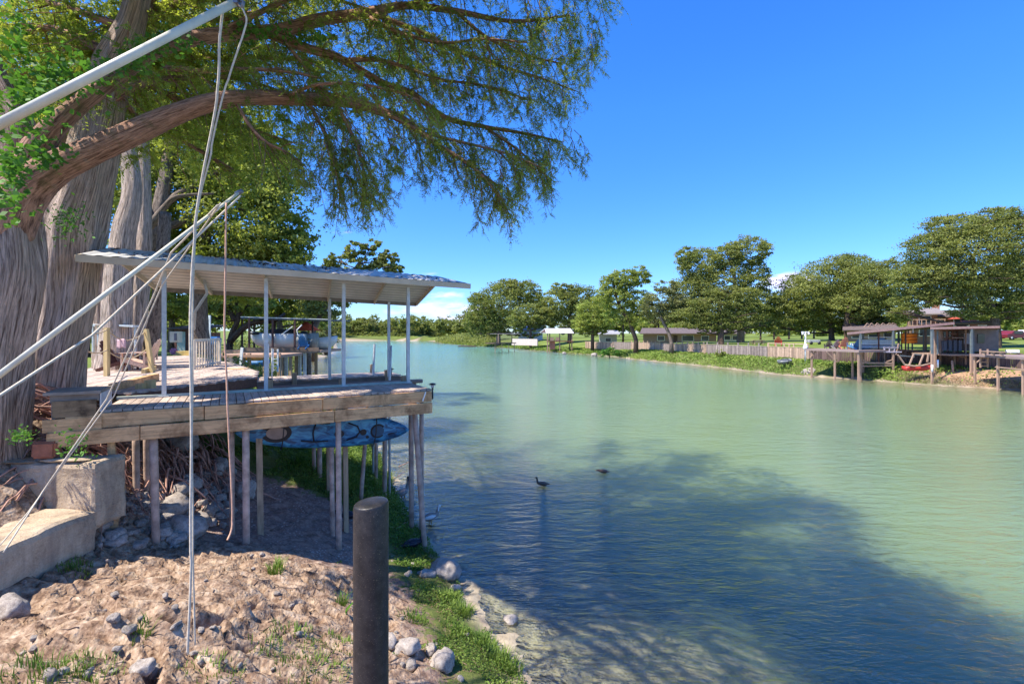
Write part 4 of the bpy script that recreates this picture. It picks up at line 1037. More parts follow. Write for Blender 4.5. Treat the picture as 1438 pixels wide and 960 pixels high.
for lb in ([(190,330,18,8),(215,312,18,6),(232,290,18,4),(250,276,18,3),(300,272,18.5,1.5)],[(210,310,18.4,7),(200,280,18.6,4),(190,262,18.8,2)],[(225,290,19,6),(290,250,20,4),(360,220,21,2)],[(230,320,19,6),(300,300,20.5,4),(390,290,21.5,2)]):
    q, rr_ = pixpath(lb, 5); wd.tube([p-o0 for p in q], rr_, 8, rough=.06)
wd.build('limbs', PECB, t)
def cloud(leaves, c, r, n_cl, per, size, o0, flat=.55, shell=.62, asp=.6, cr=.16, up=.22):
    """leaf clumps through an uneven ellipsoid, denser towards its skin"""
    c = np.array(c); r = np.array(r, float); d = unit(rng.normal(size=(n_cl, 3))); f = shell+(1-shell)*rng.random((n_cl, 1))**.7
    f *= 1+.16*np.array([[noise.noise(Vector((q[0]*2.1+c[0], q[1]*2.1, q[2]*2.1)))] for q in d])
    cc = c+d*r*f; rad = cr*float(np.mean(r))*rng.uniform(.55, 1.35, (n_cl, 1))
    g = rng.normal(size=(n_cl, per, 3))*.55; g[:, :, 2] *= flat
    pts = (cc[:, None, :]+g*rad[:, None, :]).reshape(-1, 3)
    Q = leafquads(pts-np.array(o0), size, up, asp); tn = np.repeat(rng.uniform(.25, .8, n_cl), per)+rng.uniform(-.12, .12, n_cl*per)
    leaves.add(Q, np.clip(tn, 0, 1))
def lobe(leaves, px, py, rx, ry, Y, o0, n_cl=60, per=40, size=.14, dr=None, **k):
    c = P(px, py, Y); r = (rx/F*Y, (dr or min(rx, ry)/F*Y*.9), ry/F*Y); cloud(leaves, c, r, n_cl, per, size, o0, **k)
lv = Leaves()
for (px, py, rx, ry, Y, n) in ((340,300,88,90,21,190),(400,340,42,50,21,80),(280,230,80,70,21,150),(220,330,50,60,20,80),(330,190,70,60,22,110),(370,240,50,60,21,90),(180,240,60,80,20,90),(300,370,90,36,20,110),(240,130,80,60,21,100),(405,385,38,30,20.5,50),(330,400,70,26,22,60)):
    lobe(lv, px, py, rx, ry, Y, o0, int(n*1.7), 42, .16, cr=.2, shell=.35)
lv.build('foliage', LPEC, t)
t = thing('tree', 'tall background tree filling the gap between the cypress trunks', 'tree', P(110, 500, 30)); o0 = Vector(t.location)
q, rr_ = pixpath([(110,500,30,8),(112,420,30,7),(110,300,30,6),(112,100,31,4)], 5); MB().tube([p-o0 for p in q], rr_, 10).build('trunk', PECB, t)
lv = Leaves()
for (px, py, rx, ry, n) in ((60,120,110,90,120),(160,60,110,80,110),(90,260,110,90,120),(200,180,90,90,90),(300,60,90,80,80),(40,380,70,60,50),(150,400,70,30,40)):
    lobe(lv, px, py, rx, ry, 29, o0, n, 40, .26, cr=.2, shell=.4)
lv.build('foliage', LYEL, t)
# trees along the left bank beyond the dock
TK = .62
def tree_px(name, lb, base, Y, trunk, lobes, leafm, barkm, size, per=38, group=None, limbs=(), flat=.55, shell=.6, cr=.2, dens=1.0, dr=None):
    bpt = P(base[0], base[1], Y); bpt.z = min(bpt.z, gz(bpt.x, bpt.y))-.1
    t = thing(name, lb, 'tree', bpt, 0, group); o0 = Vector(bpt)
    q, rr_ = pixpath([(base[0], base[1], Y, trunk[0][2]*1.25*TK)]+[(p[0], p[1], Y, p[2]*TK) for p in trunk], 4); q = [bpt]+q
    MB().tube([p-o0 for p in q], [rr_[0]*1.15]+rr_, 10, rough=.08).build('trunk', barkm, t)
    top = q[-1]; wd = MB()
    for l in lobes:
        c = P(l[0], l[1], Y); k = min(range(len(q)), key=lambda i: abs(q[i].z-(c.z-(l[3]/F*Y)*.9))); a = q[max(k, 2) if len(q) > 2 else 0]
        r0 = max(.05, rr_[min(k, len(rr_)-1)]*.5); mid = a.lerp(c, .5)+Vector((0, 0, -.06*(c-a).length)); wd.tube([a-o0, mid-o0, c-o0], [r0, r0*.6, r0*.25], 6)
        for _ in range(5):
            e = c+Vector((random.uniform(-1, 1)*l[2]/F*Y, random.uniform(-1, 1)*l[2]/F*Y*.8, random.uniform(-.5, .9)*l[3]/F*Y))*.85
            m2_ = mid.lerp(c, .5); wd.tube([m2_-o0, m2_.lerp(e, .5)+Vector((0, 0, .1))-o0, e-o0], [r0*.45, r0*.28, .02], 5)
    for lb_ in limbs:
        qq, r2 = pixpath([(p[0], p[1], Y, p[2]) for p in lb_], 4); wd.tube([p-o0 for p in qq], r2, 7)
    wd.build('limbs', barkm, t)
    lv = Leaves()
    for l in lobes:
        px, py, rx, ry = l[:4]; yo = l[4] if len(l) > 4 else 0
        mr = math.sqrt(rx*ry)/F*Y; n = int(dens*max(22, 20*(mr/(size*3.0))**2*.62)); n = min(n, 260)
        lobe(lv, px, py, rx, ry, Y+yo, o0, n, per, size, cr=cr, flat=flat, shell=shell, dr=dr)
    lv.build('crown', leafm, t); return t
tree_px('pecan_tree', 'lighter pecan rising beyond the middle of the metal roof', (432,490), 36, [(446,450,6),(475,408,5),(505,370,4)], [(498,350,17,11),(522,344,13,9),(547,360,15,10),(478,366,20,13),(515,366,24,12),(535,377,24,10),(556,378,11,8),(500,388,34,14),(462,384,22,16),(540,394,22,10),(475,408,34,18),(455,425,36,22),(505,412,22,14),(440,400,20,20)], LYEL, PECB, .21, dens=1.3, cr=.22)
tree_px('tree', 'dense dark tree under the roof edge behind the neighbouring boathouse', (395,486), 40, [(392,450,6),(380,420,5)], [(370,420,60,30),(420,430,44,26),(330,410,50,30),(440,445,26,16),(395,400,60,26)], LPEC, PECB, .24, dens=.9)
tree_px('tree', 'shady tree with a twisted dark trunk left of the neighbouring boathouse', (322,490), 32, [(325,470,6),(335,445,5),(330,420,4)], [(310,415,46,26),(350,425,40,20),(270,420,44,24),(300,445,24,10)], LPEC, DRKB, .2, limbs=[[(322,480,5),(350,455,4),(385,450,3),(400,440,2)],[(330,450,4),(318,430,3),(300,420,2)]], dens=.9)
tree_px('tree', 'leafy tree above the lawn between the grey trunks and the dock', (240,486), 34, [(242,450,6),(245,410,4)], [(235,420,46,30),(200,400,40,36),(260,440,26,12),(190,440,26,16)], LPEC, PECB, .2, dens=.9)
tree_px('tree', 'low spreading tree at the far left behind the trunk gap', (120,490), 26, [(120,450,7),(118,400,5)], [(120,400,50,50),(60,420,50,50),(20,460,34,30)], LPEC, DRKB, .17, dens=.9)
k_ = 0
for (px, py, Y, w_, h_, lm, lb) in ((440,484,84,28,22,LOLV,'pale grey-green bush on the left bank past the neighbouring boat'),(458,483,112,26,26,LOLV,'pinkish olive tree between the thin roof posts on the left bank'),(494,479,338,24,26,LGRN,'green waterside tree behind the middle roof post'),(520,479,340,22,24,LOLV,'dry looking olive tree on the far left bank between the last posts'),(548,479,342,24,24,LGRN,'dark rounded tree on the far left bank near the last roof post'),(425,480,62,26,24,LGRN,'green tree directly behind the moored boat')):
    tree_px('tree', lb, (px, py), Y, [(px, py-h_*.5, 3)], [(px, py-h_*.7, w_*.6, h_*.55), (px-w_*.4, py-h_*.45, w_*.4, h_*.4), (px+w_*.4, py-h_*.4, w_*.4, h_*.35)], lm, DRKB, min(1.0, .40*Y/100+.08), dens=.8)

# ---- trees along the right bank
RT = [
 ('cottonwood_tree', 'tall cottonwood starting the right bank tree line nearest the bend', (700,472), 178, [(702,440,4)], [(705,425,36,28),(675,435,22,26),(735,412,26,20),(715,405,24,13),(690,450,34,18),(752,425,16,16),(668,455,18,14)], LGRN, PECB, .62),
 ('tree', 'rounded low tree in front of the tall cottonwood', (745,474), 150, [(745,455,2.5)], [(745,442,26,16),(728,450,16,12),(765,445,16,14)], LGRN, DRKB, .5),
 ('tree', 'dense rounded tree with a flat top behind the white-roofed pavilion', (800,474), 150, [(800,440,4)], [(785,425,26,22),(812,418,28,18),(790,407,18,10),(835,430,24,20),(770,440,22,18),(815,445,34,18)], LGRN, DRKB, .52),
 ('tree', 'bright green tree just right of the white-roofed pavilion', (832,473), 118, [(832,455,3)], [(832,440,22,24),(820,455,18,14),(850,445,16,20)], LPEC, DRKB, .40),
 ('oak_tree', 'oak with a dark trunk leaning left over the sunny lawn', (893,477), 96, [(885,455,4),(876,440,3.5),(868,425,3),(862,400,2)], [(880,390,28,14),(898,388,16,14),(862,400,20,16),(870,420,26,18),(895,420,22,14),(848,415,14,14),(905,440,16,12),(875,445,30,12)], LPEC, DRKB, .34),
 ('oak_tree', 'smaller open-crowned oak with a pale trunk before the low brown house', (943,481), 88, [(938,465,3.5),(930,450,3),(925,435,2)], [(930,420,26,16),(915,435,18,12),(945,440,22,14),(935,402,20,9),(955,425,16,14)], LOLV, PECB, .32),
 ('pecan_tree', 'tallest tree of the right bank with a ragged two-part top', (1040,484), 92, [(1040,450,7),(1035,420,5),(1030,380,3.5)], [(1050,352,30,22),(1022,360,24,18),(985,372,32,24),(965,362,18,16),(1010,395,48,26),(1060,390,22,24),(975,410,36,24),(1020,430,60,22),(1070,425,22,20),(965,440,30,18),(1075,350,10,12)], LGRN, PECB, .33),
 ('cypress_tree', 'dark cypress with layered drooping sprays below the tallest tree', (1012,484), 84, [(1012,450,6),(1010,420,4)], [(1010,425,50,9),(985,440,44,9),(1035,445,46,8),(1000,455,52,8),(1030,410,40,9),(1050,430,30,8)], LGRN, DRKB, .28),
 ('pecan_tree', 'wide rounded pecan in the middle of the right bank lawn', (1168,476), 92, [(1166,455,5),(1165,430,4)], [(1170,395,56,34),(1130,415,36,34),(1210,405,46,32),(1190,375,44,18),(1110,435,30,20),(1160,440,60,20),(1140,420,50,26),(1190,420,50,26),(1225,435,30,22),(1090,425,14,14)], LGRN, DRKB, .33),
 ('pecan_tree', 'leafy pecan whose twin trunks stand behind the slanted boathouse roof', (1190,476), 88, [(1188,455,5),(1192,430,4)], [(1225,395,40,30),(1245,430,34,24),(1200,430,34,20),(1255,380,24,18)], LGRN, DRKB, .31),
 ('cypress_tree', 'huge spreading cypress overhanging the right boathouses at the picture edge', (1395,490), 57, [(1396,460,11),(1390,430,9),(1370,400,7),(1365,360,5)], [(1370,345,62,34),(1310,350,42,26),(1420,330,50,34),(1340,320,44,20),(1300,385,40,20),(1360,385,64,26),(1330,400,56,16),(1410,400,60,18),(1430,380,44,24),(1400,305,36,16),(1460,350,44,50),(1330,415,50,12),(1400,425,60,16),(1290,420,36,14),(1440,430,40,18),(1380,440,54,9),(1275,395,24,18),(1268,440,24,12,3),(1410,446,30,8,4)], LGRN, DRKB, .22),
]
for (nm, lb, base, Y, trunk, lobes, lm, bm_, size) in RT:
    bt = max(l[1]+l[3] for l in lobes); xs_ = [l[0] for l in lobes]; wl = max(xs_)-min(xs_)
    if nm != 'oak_tree' and base[0] < 1300: lobes = lobes+[(min(xs_)+wl*f_+random.uniform(-3, 3), bt-2+random.uniform(-3, 4), max(9, wl*.16), max(5, wl*.06)) for f_ in (.05, .35, .68, .97)]
    flat = .3 if nm == 'cypress_tree' else .5
    tree_px(nm, lb, base, Y, trunk, lobes, lm, bm_, size*(.95), flat=flat, dens=1.0, cr=.22 if flat > .4 else .28, dr=None)
thin = [(1068,462,'a'),(1087,465,'b'),(1108,462,'c'),(1126,463,'d'),(1143,460,'e'),(925,466,'f'),(875,466,'g')]
GT = 'small trees behind the right bank lawn'
for i, (px, h_, _) in enumerate(thin):
    tree_px('tree', ['slim young tree left of the lawn gap behind the long fence','slim young tree second in the row behind the red chair','slim tree standing in the middle of the lawn gap','slim tree behind the light mast','slim tree just left of the wide pecan trunk','small dark tree behind the low house eave','small tree behind the leaning oak'][i], (px, 474), 130, [(px, 455, 1.6)], [(px, 446, 13, 12), (px-9, 452, 10, 8), (px+9, 440, 11, 10)], LOLV, DRKB, .42, group=GT, dens=.8)
# far woods closing the river bend
fw = Leaves()
for i in range(64):
    px = 430+i*3.9+random.uniform(-3, 3); Y = random.uniform(300, 372) if px > 560 else random.uniform(230, 330)
    hh_ = (random.uniform(24, 37))
    if sdf(np.array([(px-CX)/F*Y]), np.array([Y]))[0] < 3: Y = 335+random.uniform(0, 40)
    base_y = 476; 
    for k in range(3):
        lobe(fw, px+random.uniform(-5, 5), base_y-hh_*random.uniform(.3, .85), random.uniform(7, 11), random.uniform(5, 8), Y, (0, 0, 0), 26, 16, 1.15, cr=.3, shell=.4)
for (px, py, rx, ry) in ((600,473,70,4),(560,473,60,4),(640,474,30,3),(520,472,50,5),(490,472,40,5),(580,472,60,5)):
    lobe(fw, px, py, rx, ry, 332, (0, 0, 0), 170, 22, 1.0, cr=.1, shell=.1)
tag(fw.build('far_woods', LGRN, None), 'distant wooded bank closing the river bend', 'woods', None, 'stuff')
# tree line behind the right bank houses
fw = Leaves()
for i in range(60):
    px = 655+i*14+random.uniform(-5, 5); Y = random.uniform(200, 240)
    lobe(fw, px, 463-random.uniform(0, 16), 15, random.uniform(11, 17), Y, (0, 0, 0), 34, 26, 1.0, cr=.3, shell=.2)
tag(fw.build('rear_woods', LOLV, None), 'continuous tree line far behind the right bank lawns', 'woods', None, 'stuff')

# hedge of trees filling the left bank behind the boathouse and lawn
fw = Leaves()
for i in range(60):
    px = -40+i*8.6+random.uniform(-5, 5); Y = random.uniform(46, 62) if px < 380 else random.uniform(80, 105)
    px = min(px, 440)
    lobe(fw, px, 462-random.uniform(0, 34), 20, random.uniform(14, 22), Y, (0, 0, 0), 46, 30, .34, cr=.3, shell=.2)
tag(fw.build('left_woods', LPEC, None), 'wooded slope behind the left bank lawn and the neighbouring boathouse', 'woods', None, 'stuff')
fw = Leaves()
for i in range(64):
    px = 840+i*10+random.uniform(-5, 5); Y = random.uniform(150, 175)
    lobe(fw, px, 466-random.uniform(0, 14), 12, random.uniform(7, 12), Y, (0, 0, 0), 30, 26, .8, cr=.3, shell=.2)
tag(fw.build('meadow_hedge', LPEC, None), 'hedge of trees across the far side of the right bank meadow', 'hedge', None, 'stuff')
# ------------------------------------------------------------------ vegetation on the banks (nobody could count it)
def scatter(n, fx, zr, size, mat, name, lab, up=.9, asp=.5, zpow=1.4):
    x, y = fx(n); h0 = glook(GHd, x, y); hz = glook(zr, x, y) if isinstance(zr, np.ndarray) else zr(x, y)
    z = h0+hz*rng.random(len(x))**zpow; Cn = np.stack([x, y, z], 1); s = size(x, y) if callable(size) else size
    dirs = rng.normal(size=(len(x), 3)); dirs[:, 2] = np.abs(dirs[:, 2])*1.1
    a = unit(dirs); Q = leafquads(Cn, 1.0, up*.5, asp, .35, a)
    Q = Cn[:, None, :]+(Q-Cn[:, None, :])*np.reshape(s, (-1, 1, 1))
    cl = np.array([noise.noise(Vector((p, q, 0))) for p, q in zip(x*1.3, y*1.3)])
    o_ = link(name, quads_mesh(name, Q, np.clip(.5+cl*.5+rng.uniform(-.18, .18, len(Q)), 0, 1)), mat)
    tag(o_, lab, 'weeds', None, 'stuff'); return o_
def near_pts(n):
    x = rng.uniform(-11, 3, n*6); y = 4+rng.random(n*6)**1.5*17; d = sdf(x, y)
    g = grass_amount(x, y, d); nz = np.array([noise.noise(Vector((p*.95, q*.95, 2)))+.5*noise.noise(Vector((p*2.6, q*2.6, 5))) for p, q in zip(x, y)])
    edge = np.exp(-((d-.45)/.45)**2)*.55
    lush = sst(10.8, 12.2, y)*sst(3.6, 1.6, d)*.6
    k = (d > .03) & (g*.55+nz*.62+edge*.5+lush+rng.uniform(-.07, .07, len(x)) > .55)
    i = np.nonzero(k)[0][:n]; return x[i], y[i]
def near_z(x, y):
    d = sdf(x, y); return .05+.05*np.exp(-((d-.5)/.6)**2)+.22*sst(11.5, 13, y)*sst(3.3, 1.6, d)
LWEED = leafmat('bank_weed_leaves', (.075, .15, .02), (.19, .27, .05), .3, 1.5)
scatter(80000, near_pts, near_z, lambda x, y: .028+.0035*np.clip(y-5, 0, 14), LWEED, 'near_bank_weeds', 'low green weeds and clover creeping over the near bank', .8, .55)
def blades(n, pts, hgt, name, lab):                # grass tufts
    Q = []; tn = []
    for (x, y, r, h_, m_) in pts:
        a = rng.uniform(0, 6.28, m_); rr_ = r*rng.random(m_)**.6; bx, by = x+rr_*np.cos(a), y+rr_*np.sin(a); bz = glook(GHd, bx, by)
        l = rng.normal(size=(m_, 2))*.4+np.stack([np.cos(a), np.sin(a)], 1)*.5; hh_ = h_*rng.uniform(.5, 1.1, m_); w = .0032
        b0 = np.stack([bx, by, bz], 1); mid = b0+np.stack([l[:, 0]*hh_*.25, l[:, 1]*hh_*.25, hh_*.6], 1); tip = b0+np.stack([l[:, 0]*hh_*.8, l[:, 1]*hh_*.8, hh_], 1)
        sd = unit(np.stack([-l[:, 1], l[:, 0], np.zeros(m_)], 1))*w*(1+y*.12)
        Q.append(np.stack([b0-sd, b0+sd, mid+sd*.8, mid-sd*.8], 1)); Q.append(np.stack([mid-sd*.8, mid+sd*.8, tip+sd*.1, tip-sd*.1], 1)); tn.append(rng.uniform(.3, .9, m_)); tn.append(tn[-1])
    o_ = link(name, quads_mesh(name, np.concatenate(Q), np.concatenate(tn)), LWEED); tag(o_, lab, 'grass', None, 'stuff')
tp = []
for (px, py, r, h_, m_) in ((388,805,.12,.2,120),(480,850,.10,.16,60),(200,890,.1,.12,50),(105,800,.2,.1,120),(60,945,.3,.12,200),(120,940,.3,.1,150),(345,640,.1,.1,30),(650,860,.2,.15,260),(680,905,.22,.14,260),(715,940,.2,.14,260),(630,840,.2,.14,200),(700,925,.2,.15,220),(640,885,.25,.1,200),(580,870,.25,.08,200),(410,890,.3,.08,200),(480,905,.3,.08,200),(440,940,.4,.08,300),(370,910,.2,.08,90),(300,940,.3,.08,120)):
    p = gpix(px, py, 3.5, 20); tp.append((p.x, p.y, r, h_, m_))
for _ in range(230):
    x, y = random.uniform(-8.5, -1.5), random.uniform(12.5, 21); d = float(sdf(np.array([x]), np.array([y]))[0])
    if .1 < d < 3: tp.append((x, y, .25, .28, 60))
blades(0, tp, 0, 'grass_tufts', 'grass tufts along the near water edge and on the ledge')
# broad leaf sprout by the ledge
p = gpix(485, 862, 3.5, 20); s = MB(); w_ = [0, .035, .05, .04, .0]
vs = []; fs = []
for i in range(5):
    f = i/4; c = Vector((p.x+.10*f, p.y+.02*f, p.z+.02+.20*f-.05*f*f)); vs += [c+Vector((-w_[i]*.5, -w_[i], 0)), c+Vector((0, 0, -.01)), c+Vector((w_[i]*.5, w_[i], 0))]
for i in range(4):
    for j in range(2): fs.append((i*3+j, i*3+j+1, (i+1)*3+j+1, (i+1)*3+j))
s.add(vs, fs, .8, None, True); s.tube([p-Vector((0, 0, .03)), p+Vector((.02, 0, .04))], .008, 6); o_ = s.build('broadleaf_sprout', LVIN); tag(o_, 'single broad bright leaf sprouting from the ledge left of the bollard', 'plant')
# right and far banks
def bank_pts(n):
    out = []; w0 = np.array(RIGHT); sl_ = np.hypot(*np.diff(w0, axis=0).T)
    x = rng.uniform(-60, 60, n*14); y = 38+rng.random(n*14)**1.7*200
    d = sdf(x, y); k = (d > .05) & (d < np.where(y < 120, 7.6, 9)) & (x > -40) & ((x > 5) | (y > 120))
    nz = np.array([noise.noise(Vector((p*.35, q*.35, 7))) for p, q in zip(x[k], y[k])]); kk = nz+rng.uniform(-.35, .35, len(nz)) > -.12
    xx, yy_ = x[k][kk], y[k][kk]; red = (xx > 40.2) & (yy_ < 47.5) & (rng.random(len(xx)) > .12)
    xx, yy_ = xx[~red], yy_[~red]; return xx[:n], yy_[:n]
scatter(60000, bank_pts, lambda x, y: (.35+.75*sst(5.0, 1.5, sdf(x, y)))*sst(-.2, .5, sdf(x, y))*np.clip(1.15-.004*y, .4, 1), lambda x, y: .13+.0016*y, leafmat('riverbank_weeds', (.12, .20, .03), (.28, .36, .07), .3, .35), 'right_bank_weeds', 'bushy bright green weeds covering the slope of the right bank', .9, .6, 1.2)
def dry_pts(n):
    x = rng.uniform(39, 60, n*8); y = rng.uniform(30, 50, n*8); d = sdf(x, y); k = (d > 0) & (d < 2.6) & (x > 40); return x[k][:n], y[k][:n]
scatter(9000, dry_pts, lambda x, y: .35+0*x, .16, leafmat('dry_brush', (.24, .18, .10), (.36, .30, .17), .2, .8), 'dry_brush', 'dry tan brush and twigs along the waterline under the right boathouses', .5, .3, 1.2)
def left_pts(n):
    x = rng.uniform(-130, -6, n*10); y = 20+rng.random(n*10)**1.5*270; d = sdf(x, y); k = (d > .05) & (d < 5+y*.06) & (x < -5); return x[k][:n], y[k][:n]
scatter(26000, left_pts, lambda x, y: (.3+.010*y)*(1+0*x), lambda x, y: .09+.0028*y, LGRN, 'left_bank_weeds', 'green undergrowth along the far left bank beyond the docks', .8, .6, 1.1)

# ------------------------------------------------------------------ retaining wall of upright boards along the right bank
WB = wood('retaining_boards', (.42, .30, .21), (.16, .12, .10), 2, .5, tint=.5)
WBG = wood('grey_shaded_boards', (.27, .22, .19), (.11, .09, .08), 2, .5, tint=.5)  # darker grey boards; on the oak stretch shade is put into this colour
line = []
for a, b in zip(RIGHT[:-1], RIGHT[1:]):                    # offset of the shore
    a, b = Vector((a[0], a[1], 0)), Vector((b[0], b[1], 0)); t_ = (b-a).normalized(); nrm = Vector((-t_.y, t_.x, 0))
    for k in range(8):
        p = a.lerp(b, k/8)+nrm*WALLD
        line.append(p if sdf(np.array([p.x]), np.array([p.y]))[0] > 0 else a.lerp(b, k/8)-nrm*WALLD)
def wall_line(px0, px1):
    q = []
    for i in range(60):
        px = px0+(px1-px0)*i/59; Yr = np.arange(38, 150, .1); X = (px-CX)/F*Yr; d = sdf(X, Yr); k = np.nonzero((d > WALLD-.15))[0]
        q.append(Vector((X[k[0]], Yr[k[0]], 0)))
    r = [q[0]]                                             # smooth
    for i in range(1, 59): r.append((q[i-1]+q[i]+q[i+1])/3)
    return r+[q[-1]]
def board_wall(px0, px1, z1, mat, lb, sp=.32, rail=False, zb=1.0, posts=False):
    q = wall_line(px0, px1); t = thing('retaining_wall', lb, 'wall', q[0]); o0 = Vector(q[0]); s = MB(); cap = MB(); acc = 0; nx = 0
    for i in range(1, len(q)):
        a, b = q[i-1], q[i]; ln = (b-a).length; dr = (b-a).normalized(); an = math.atan2(dr.y, dr.x); m_ = max(1, round(ln/sp))
        for k in range(m_):
            p = a.lerp(b, (k+.5)/m_); w = ln/m_*random.uniform(.72, .97); z_ = z1+random.uniform(-.06, .05)
            s.box((p.x-o0.x, p.y-o0.y, (zb+z_)/2), (w, .10+.06*(k % 2), z_-zb), random.uniform(.2, .95), Matrix.Rotation(an, 3, 'Z'))
        cap.bar(a-o0+Vector((0, .1, z1+.05)), b-o0+Vector((0, .1, z1+.05)), .22, .06, .7)
    s.build('boards', mat, t); cap.build('wall_cap', mat, t)
    if posts:
        for i in range(0, len(q), posts):
            MB().box((q[i].x-o0.x, q[i].y-o0.y-.14, (zb+z1)/2+.25), (.16, .14, z1-zb+.5), .8).build('wall_post', mat, t)
    return t
board_wall(822, 862, 2.75, WB, 'sunlit stretch of the upright board retaining wall at its left end')
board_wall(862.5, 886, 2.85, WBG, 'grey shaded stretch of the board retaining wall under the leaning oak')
board_wall(886.5, 928, 2.9, WB, 'tall pinkish stretch of the board retaining wall right of the leaning oak', posts=8)
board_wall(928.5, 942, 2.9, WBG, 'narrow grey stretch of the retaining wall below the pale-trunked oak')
board_wall(942.5, 992, 2.95, WB, 'long pinkish stretch of the board retaining wall below the brown house', posts=9)
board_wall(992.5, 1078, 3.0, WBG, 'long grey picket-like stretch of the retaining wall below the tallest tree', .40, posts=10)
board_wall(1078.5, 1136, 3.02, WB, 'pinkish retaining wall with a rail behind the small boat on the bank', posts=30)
board_wall(1136.5, 1290, 3.0, wood('dark_shaded_boards', (.15, .10, .085), (.06, .04, .035), 2, .5), 'dark shaded retaining wall behind the deck and slanted boathouse', .4)  # shade behind the deck put into a darker copy of the boards
board_wall(1290.5, 1437, 2.95, wood('dark_shaded_boards', (.15, .10, .085), (.06, .04, .035), 2, .5), 'dark shaded retaining wall below the flat-roofed boathouse', .4)  # same boards with the shade in their colour
q = wall_line(1078, 1134); s = MB()
for i in range(1, len(q)): s.bar(q[i-1]+Vector((0, -.1, 3.55)), q[i]+Vector((0, -.1, 3.55)), .07, .09, .8)
for i in (0, 12, 24, 38, 59): s.box((q[i].x, q[i].y-.1, 3.3), (.12, .12, .6), .8)
tag(s.build('wall_railing', WB), 'low single-rail fence on top of the retaining wall behind the small boat', 'railing')

# ------------------------------------------------------------------ boathouses, decks, houses
TAN = wood('tan_timber', (.30, .20, .14), (.2, .14, .11), 2, .3); TANX = wood('tan_beam', (.30, .20, .14), (.2, .14, .11), 0, .3)  # even tan timber colour with grain and stain
BLU = plain('blue_grey_paint', (.12, .145, .145), .6, 0, .2, 3); BRROOF = plain('brown_roof_metal', (.15, .075, .055), .6, .1, .25, 1.5); DKBOARD = plain('dark_brown_board', (.09, .055, .045), .9, 0, .3, 3)  # dark brown board colour for doors, gable, jetty and inner posts
GREYW = plain('grey_board_wall', (.15, .13, .115), .85, 0, .25, 2); BRICK = plain('brick_wall', (.30, .14, .09), .9, 0, .35, 5); DKROOF = plain('dark_shingles', (.13, .10, .095), .9, 0, .3, 3)
GLASS = plain('dark_window_glass', (.04, .05, .06), .12, 0, .2, 3, .6, 0)
def slab(s, pts, th, tint=.5):                        # thick plane through 4 points
    vs = [Vector(p) for p in pts]+[Vector(p)-Vector((0, 0, th)) for p in pts]
    s.add(vs, [(0,1,2,3),(7,6,5,4),(0,4,5,1),(1,5,6,2),(2,6,7,3),(3,7,4,0)], tint)
# slanted boathouse
def bh_left():
    Y = 50.5; o0 = P(1208, 520, Y); t = thing('boathouse', 'open boathouse with a slanted brown metal roof and an orange board hanging inside', 'boathouse', o0)
    def q(px, py, dy=0): return P(px, py, Y+dy)-o0
    s = MB(); slab(s, [q(1190,467), q(1340,452.5), q(1340,452.5)+Vector((4.6, 5.5, -.25)), q(1190,467)+Vector((4.4, 5.5, -.25))], .16); s.build('roof', BRROOF, t)
    s = MB(); s.bar(q(1190,468.2,-.06), q(1340,453.8,-.06), .06, .26, .7); s.build('fascia', plain('pinkish_fascia', (.34, .21, .17), .7), t)
    for px, dy, m_ in ((1208,0,BLU),(1212,2.5,BLU),(1254,0,BLU),(1262,3.5,BLU),(1243,4.5,BLU),(1308,0,BLU),(1300,4.5,TAN)):
        b = q(px, 470, dy); s = MB(); gx = b+o0; s.box((b.x, b.y, (gz(gx.x, gx.y)-.2-o0.z+2.2)/2+.0), (.17, .17, 0.01+abs(2.2-(gz(gx.x, gx.y)-.2-o0.z))), .6) if False else None
        top = P(px, 466-(px-1190)*.09, Y).z-o0.z; bot = gz(gx.x, gx.y)-.3-o0.z
        zmid = 3.15-o0.z
        MB().box((b.x, b.y, (top+zmid)/2), (.16, .16, top-zmid)).build('upper_post', m_, t); MB().box((b.x, b.y, (bot+zmid)/2), (.17, .17, zmid-bot), .7).build('lower_post', TAN, t)
    s = MB(); s.bar(q(1208,509), q(1254,510), .12, .16, .8); s.build('cross_beam', TANX, t); s = MB(); s.bar(q(1208,514), q(1254,513), .12, .14, .6); s.build('cross_beam', TANX, t)
    MB().bar(q(1209,504), q(1220,510), .1, .1, .7).build('brace', TAN, t); MB().bar(q(1253,505), q(1238,510), .1, .1, .7).build('brace', TAN, t)
    MB().box(q(1208, 491, 3.5)+Vector((1.8, 0, 0)), (6.5, 3.0, .12), .5).build('deck', TANX, t)
    s = MB()
    for px in (1242, 1249, 1256): s.box(q(px, 491, -.1), (.10, .08, .62), .6)
    s.bar(q(1241,488,-.1), q(1262,488,-.1), .08, .08); s.bar(q(1241,494,-.1), q(1266,494,-.1), .1, .12, .7); s.build('lift_frame', plain('lilac_paint', (.40, .36, .40), .6), t)
    MB().bar(q(1262,482,-.1), q(1258,498,-.1), .09, .09, .8).build('brace', TAN, t)
    # truss pieces leaning on the roof
    for i, px in enumerate((1216, 1222, 1230, 1238, 1247, 1252)):
        MB().bar(q(px-3, 462-(px-1190)*.085, 1.0), q(px+2, 453.5, 1.0), .06, .06, .8).build('roof_truss', TAN, t); MB().bar(q(px+2, 453.5, 1.0), q(px+7, 461-(px-1190)*.085, 1.0), .06, .06, .8).build('roof_truss', TAN, t)
    return t
bl_ = bh_left()
RUST = plain('rusty_brown_post', (.16, .07, .05), .8)
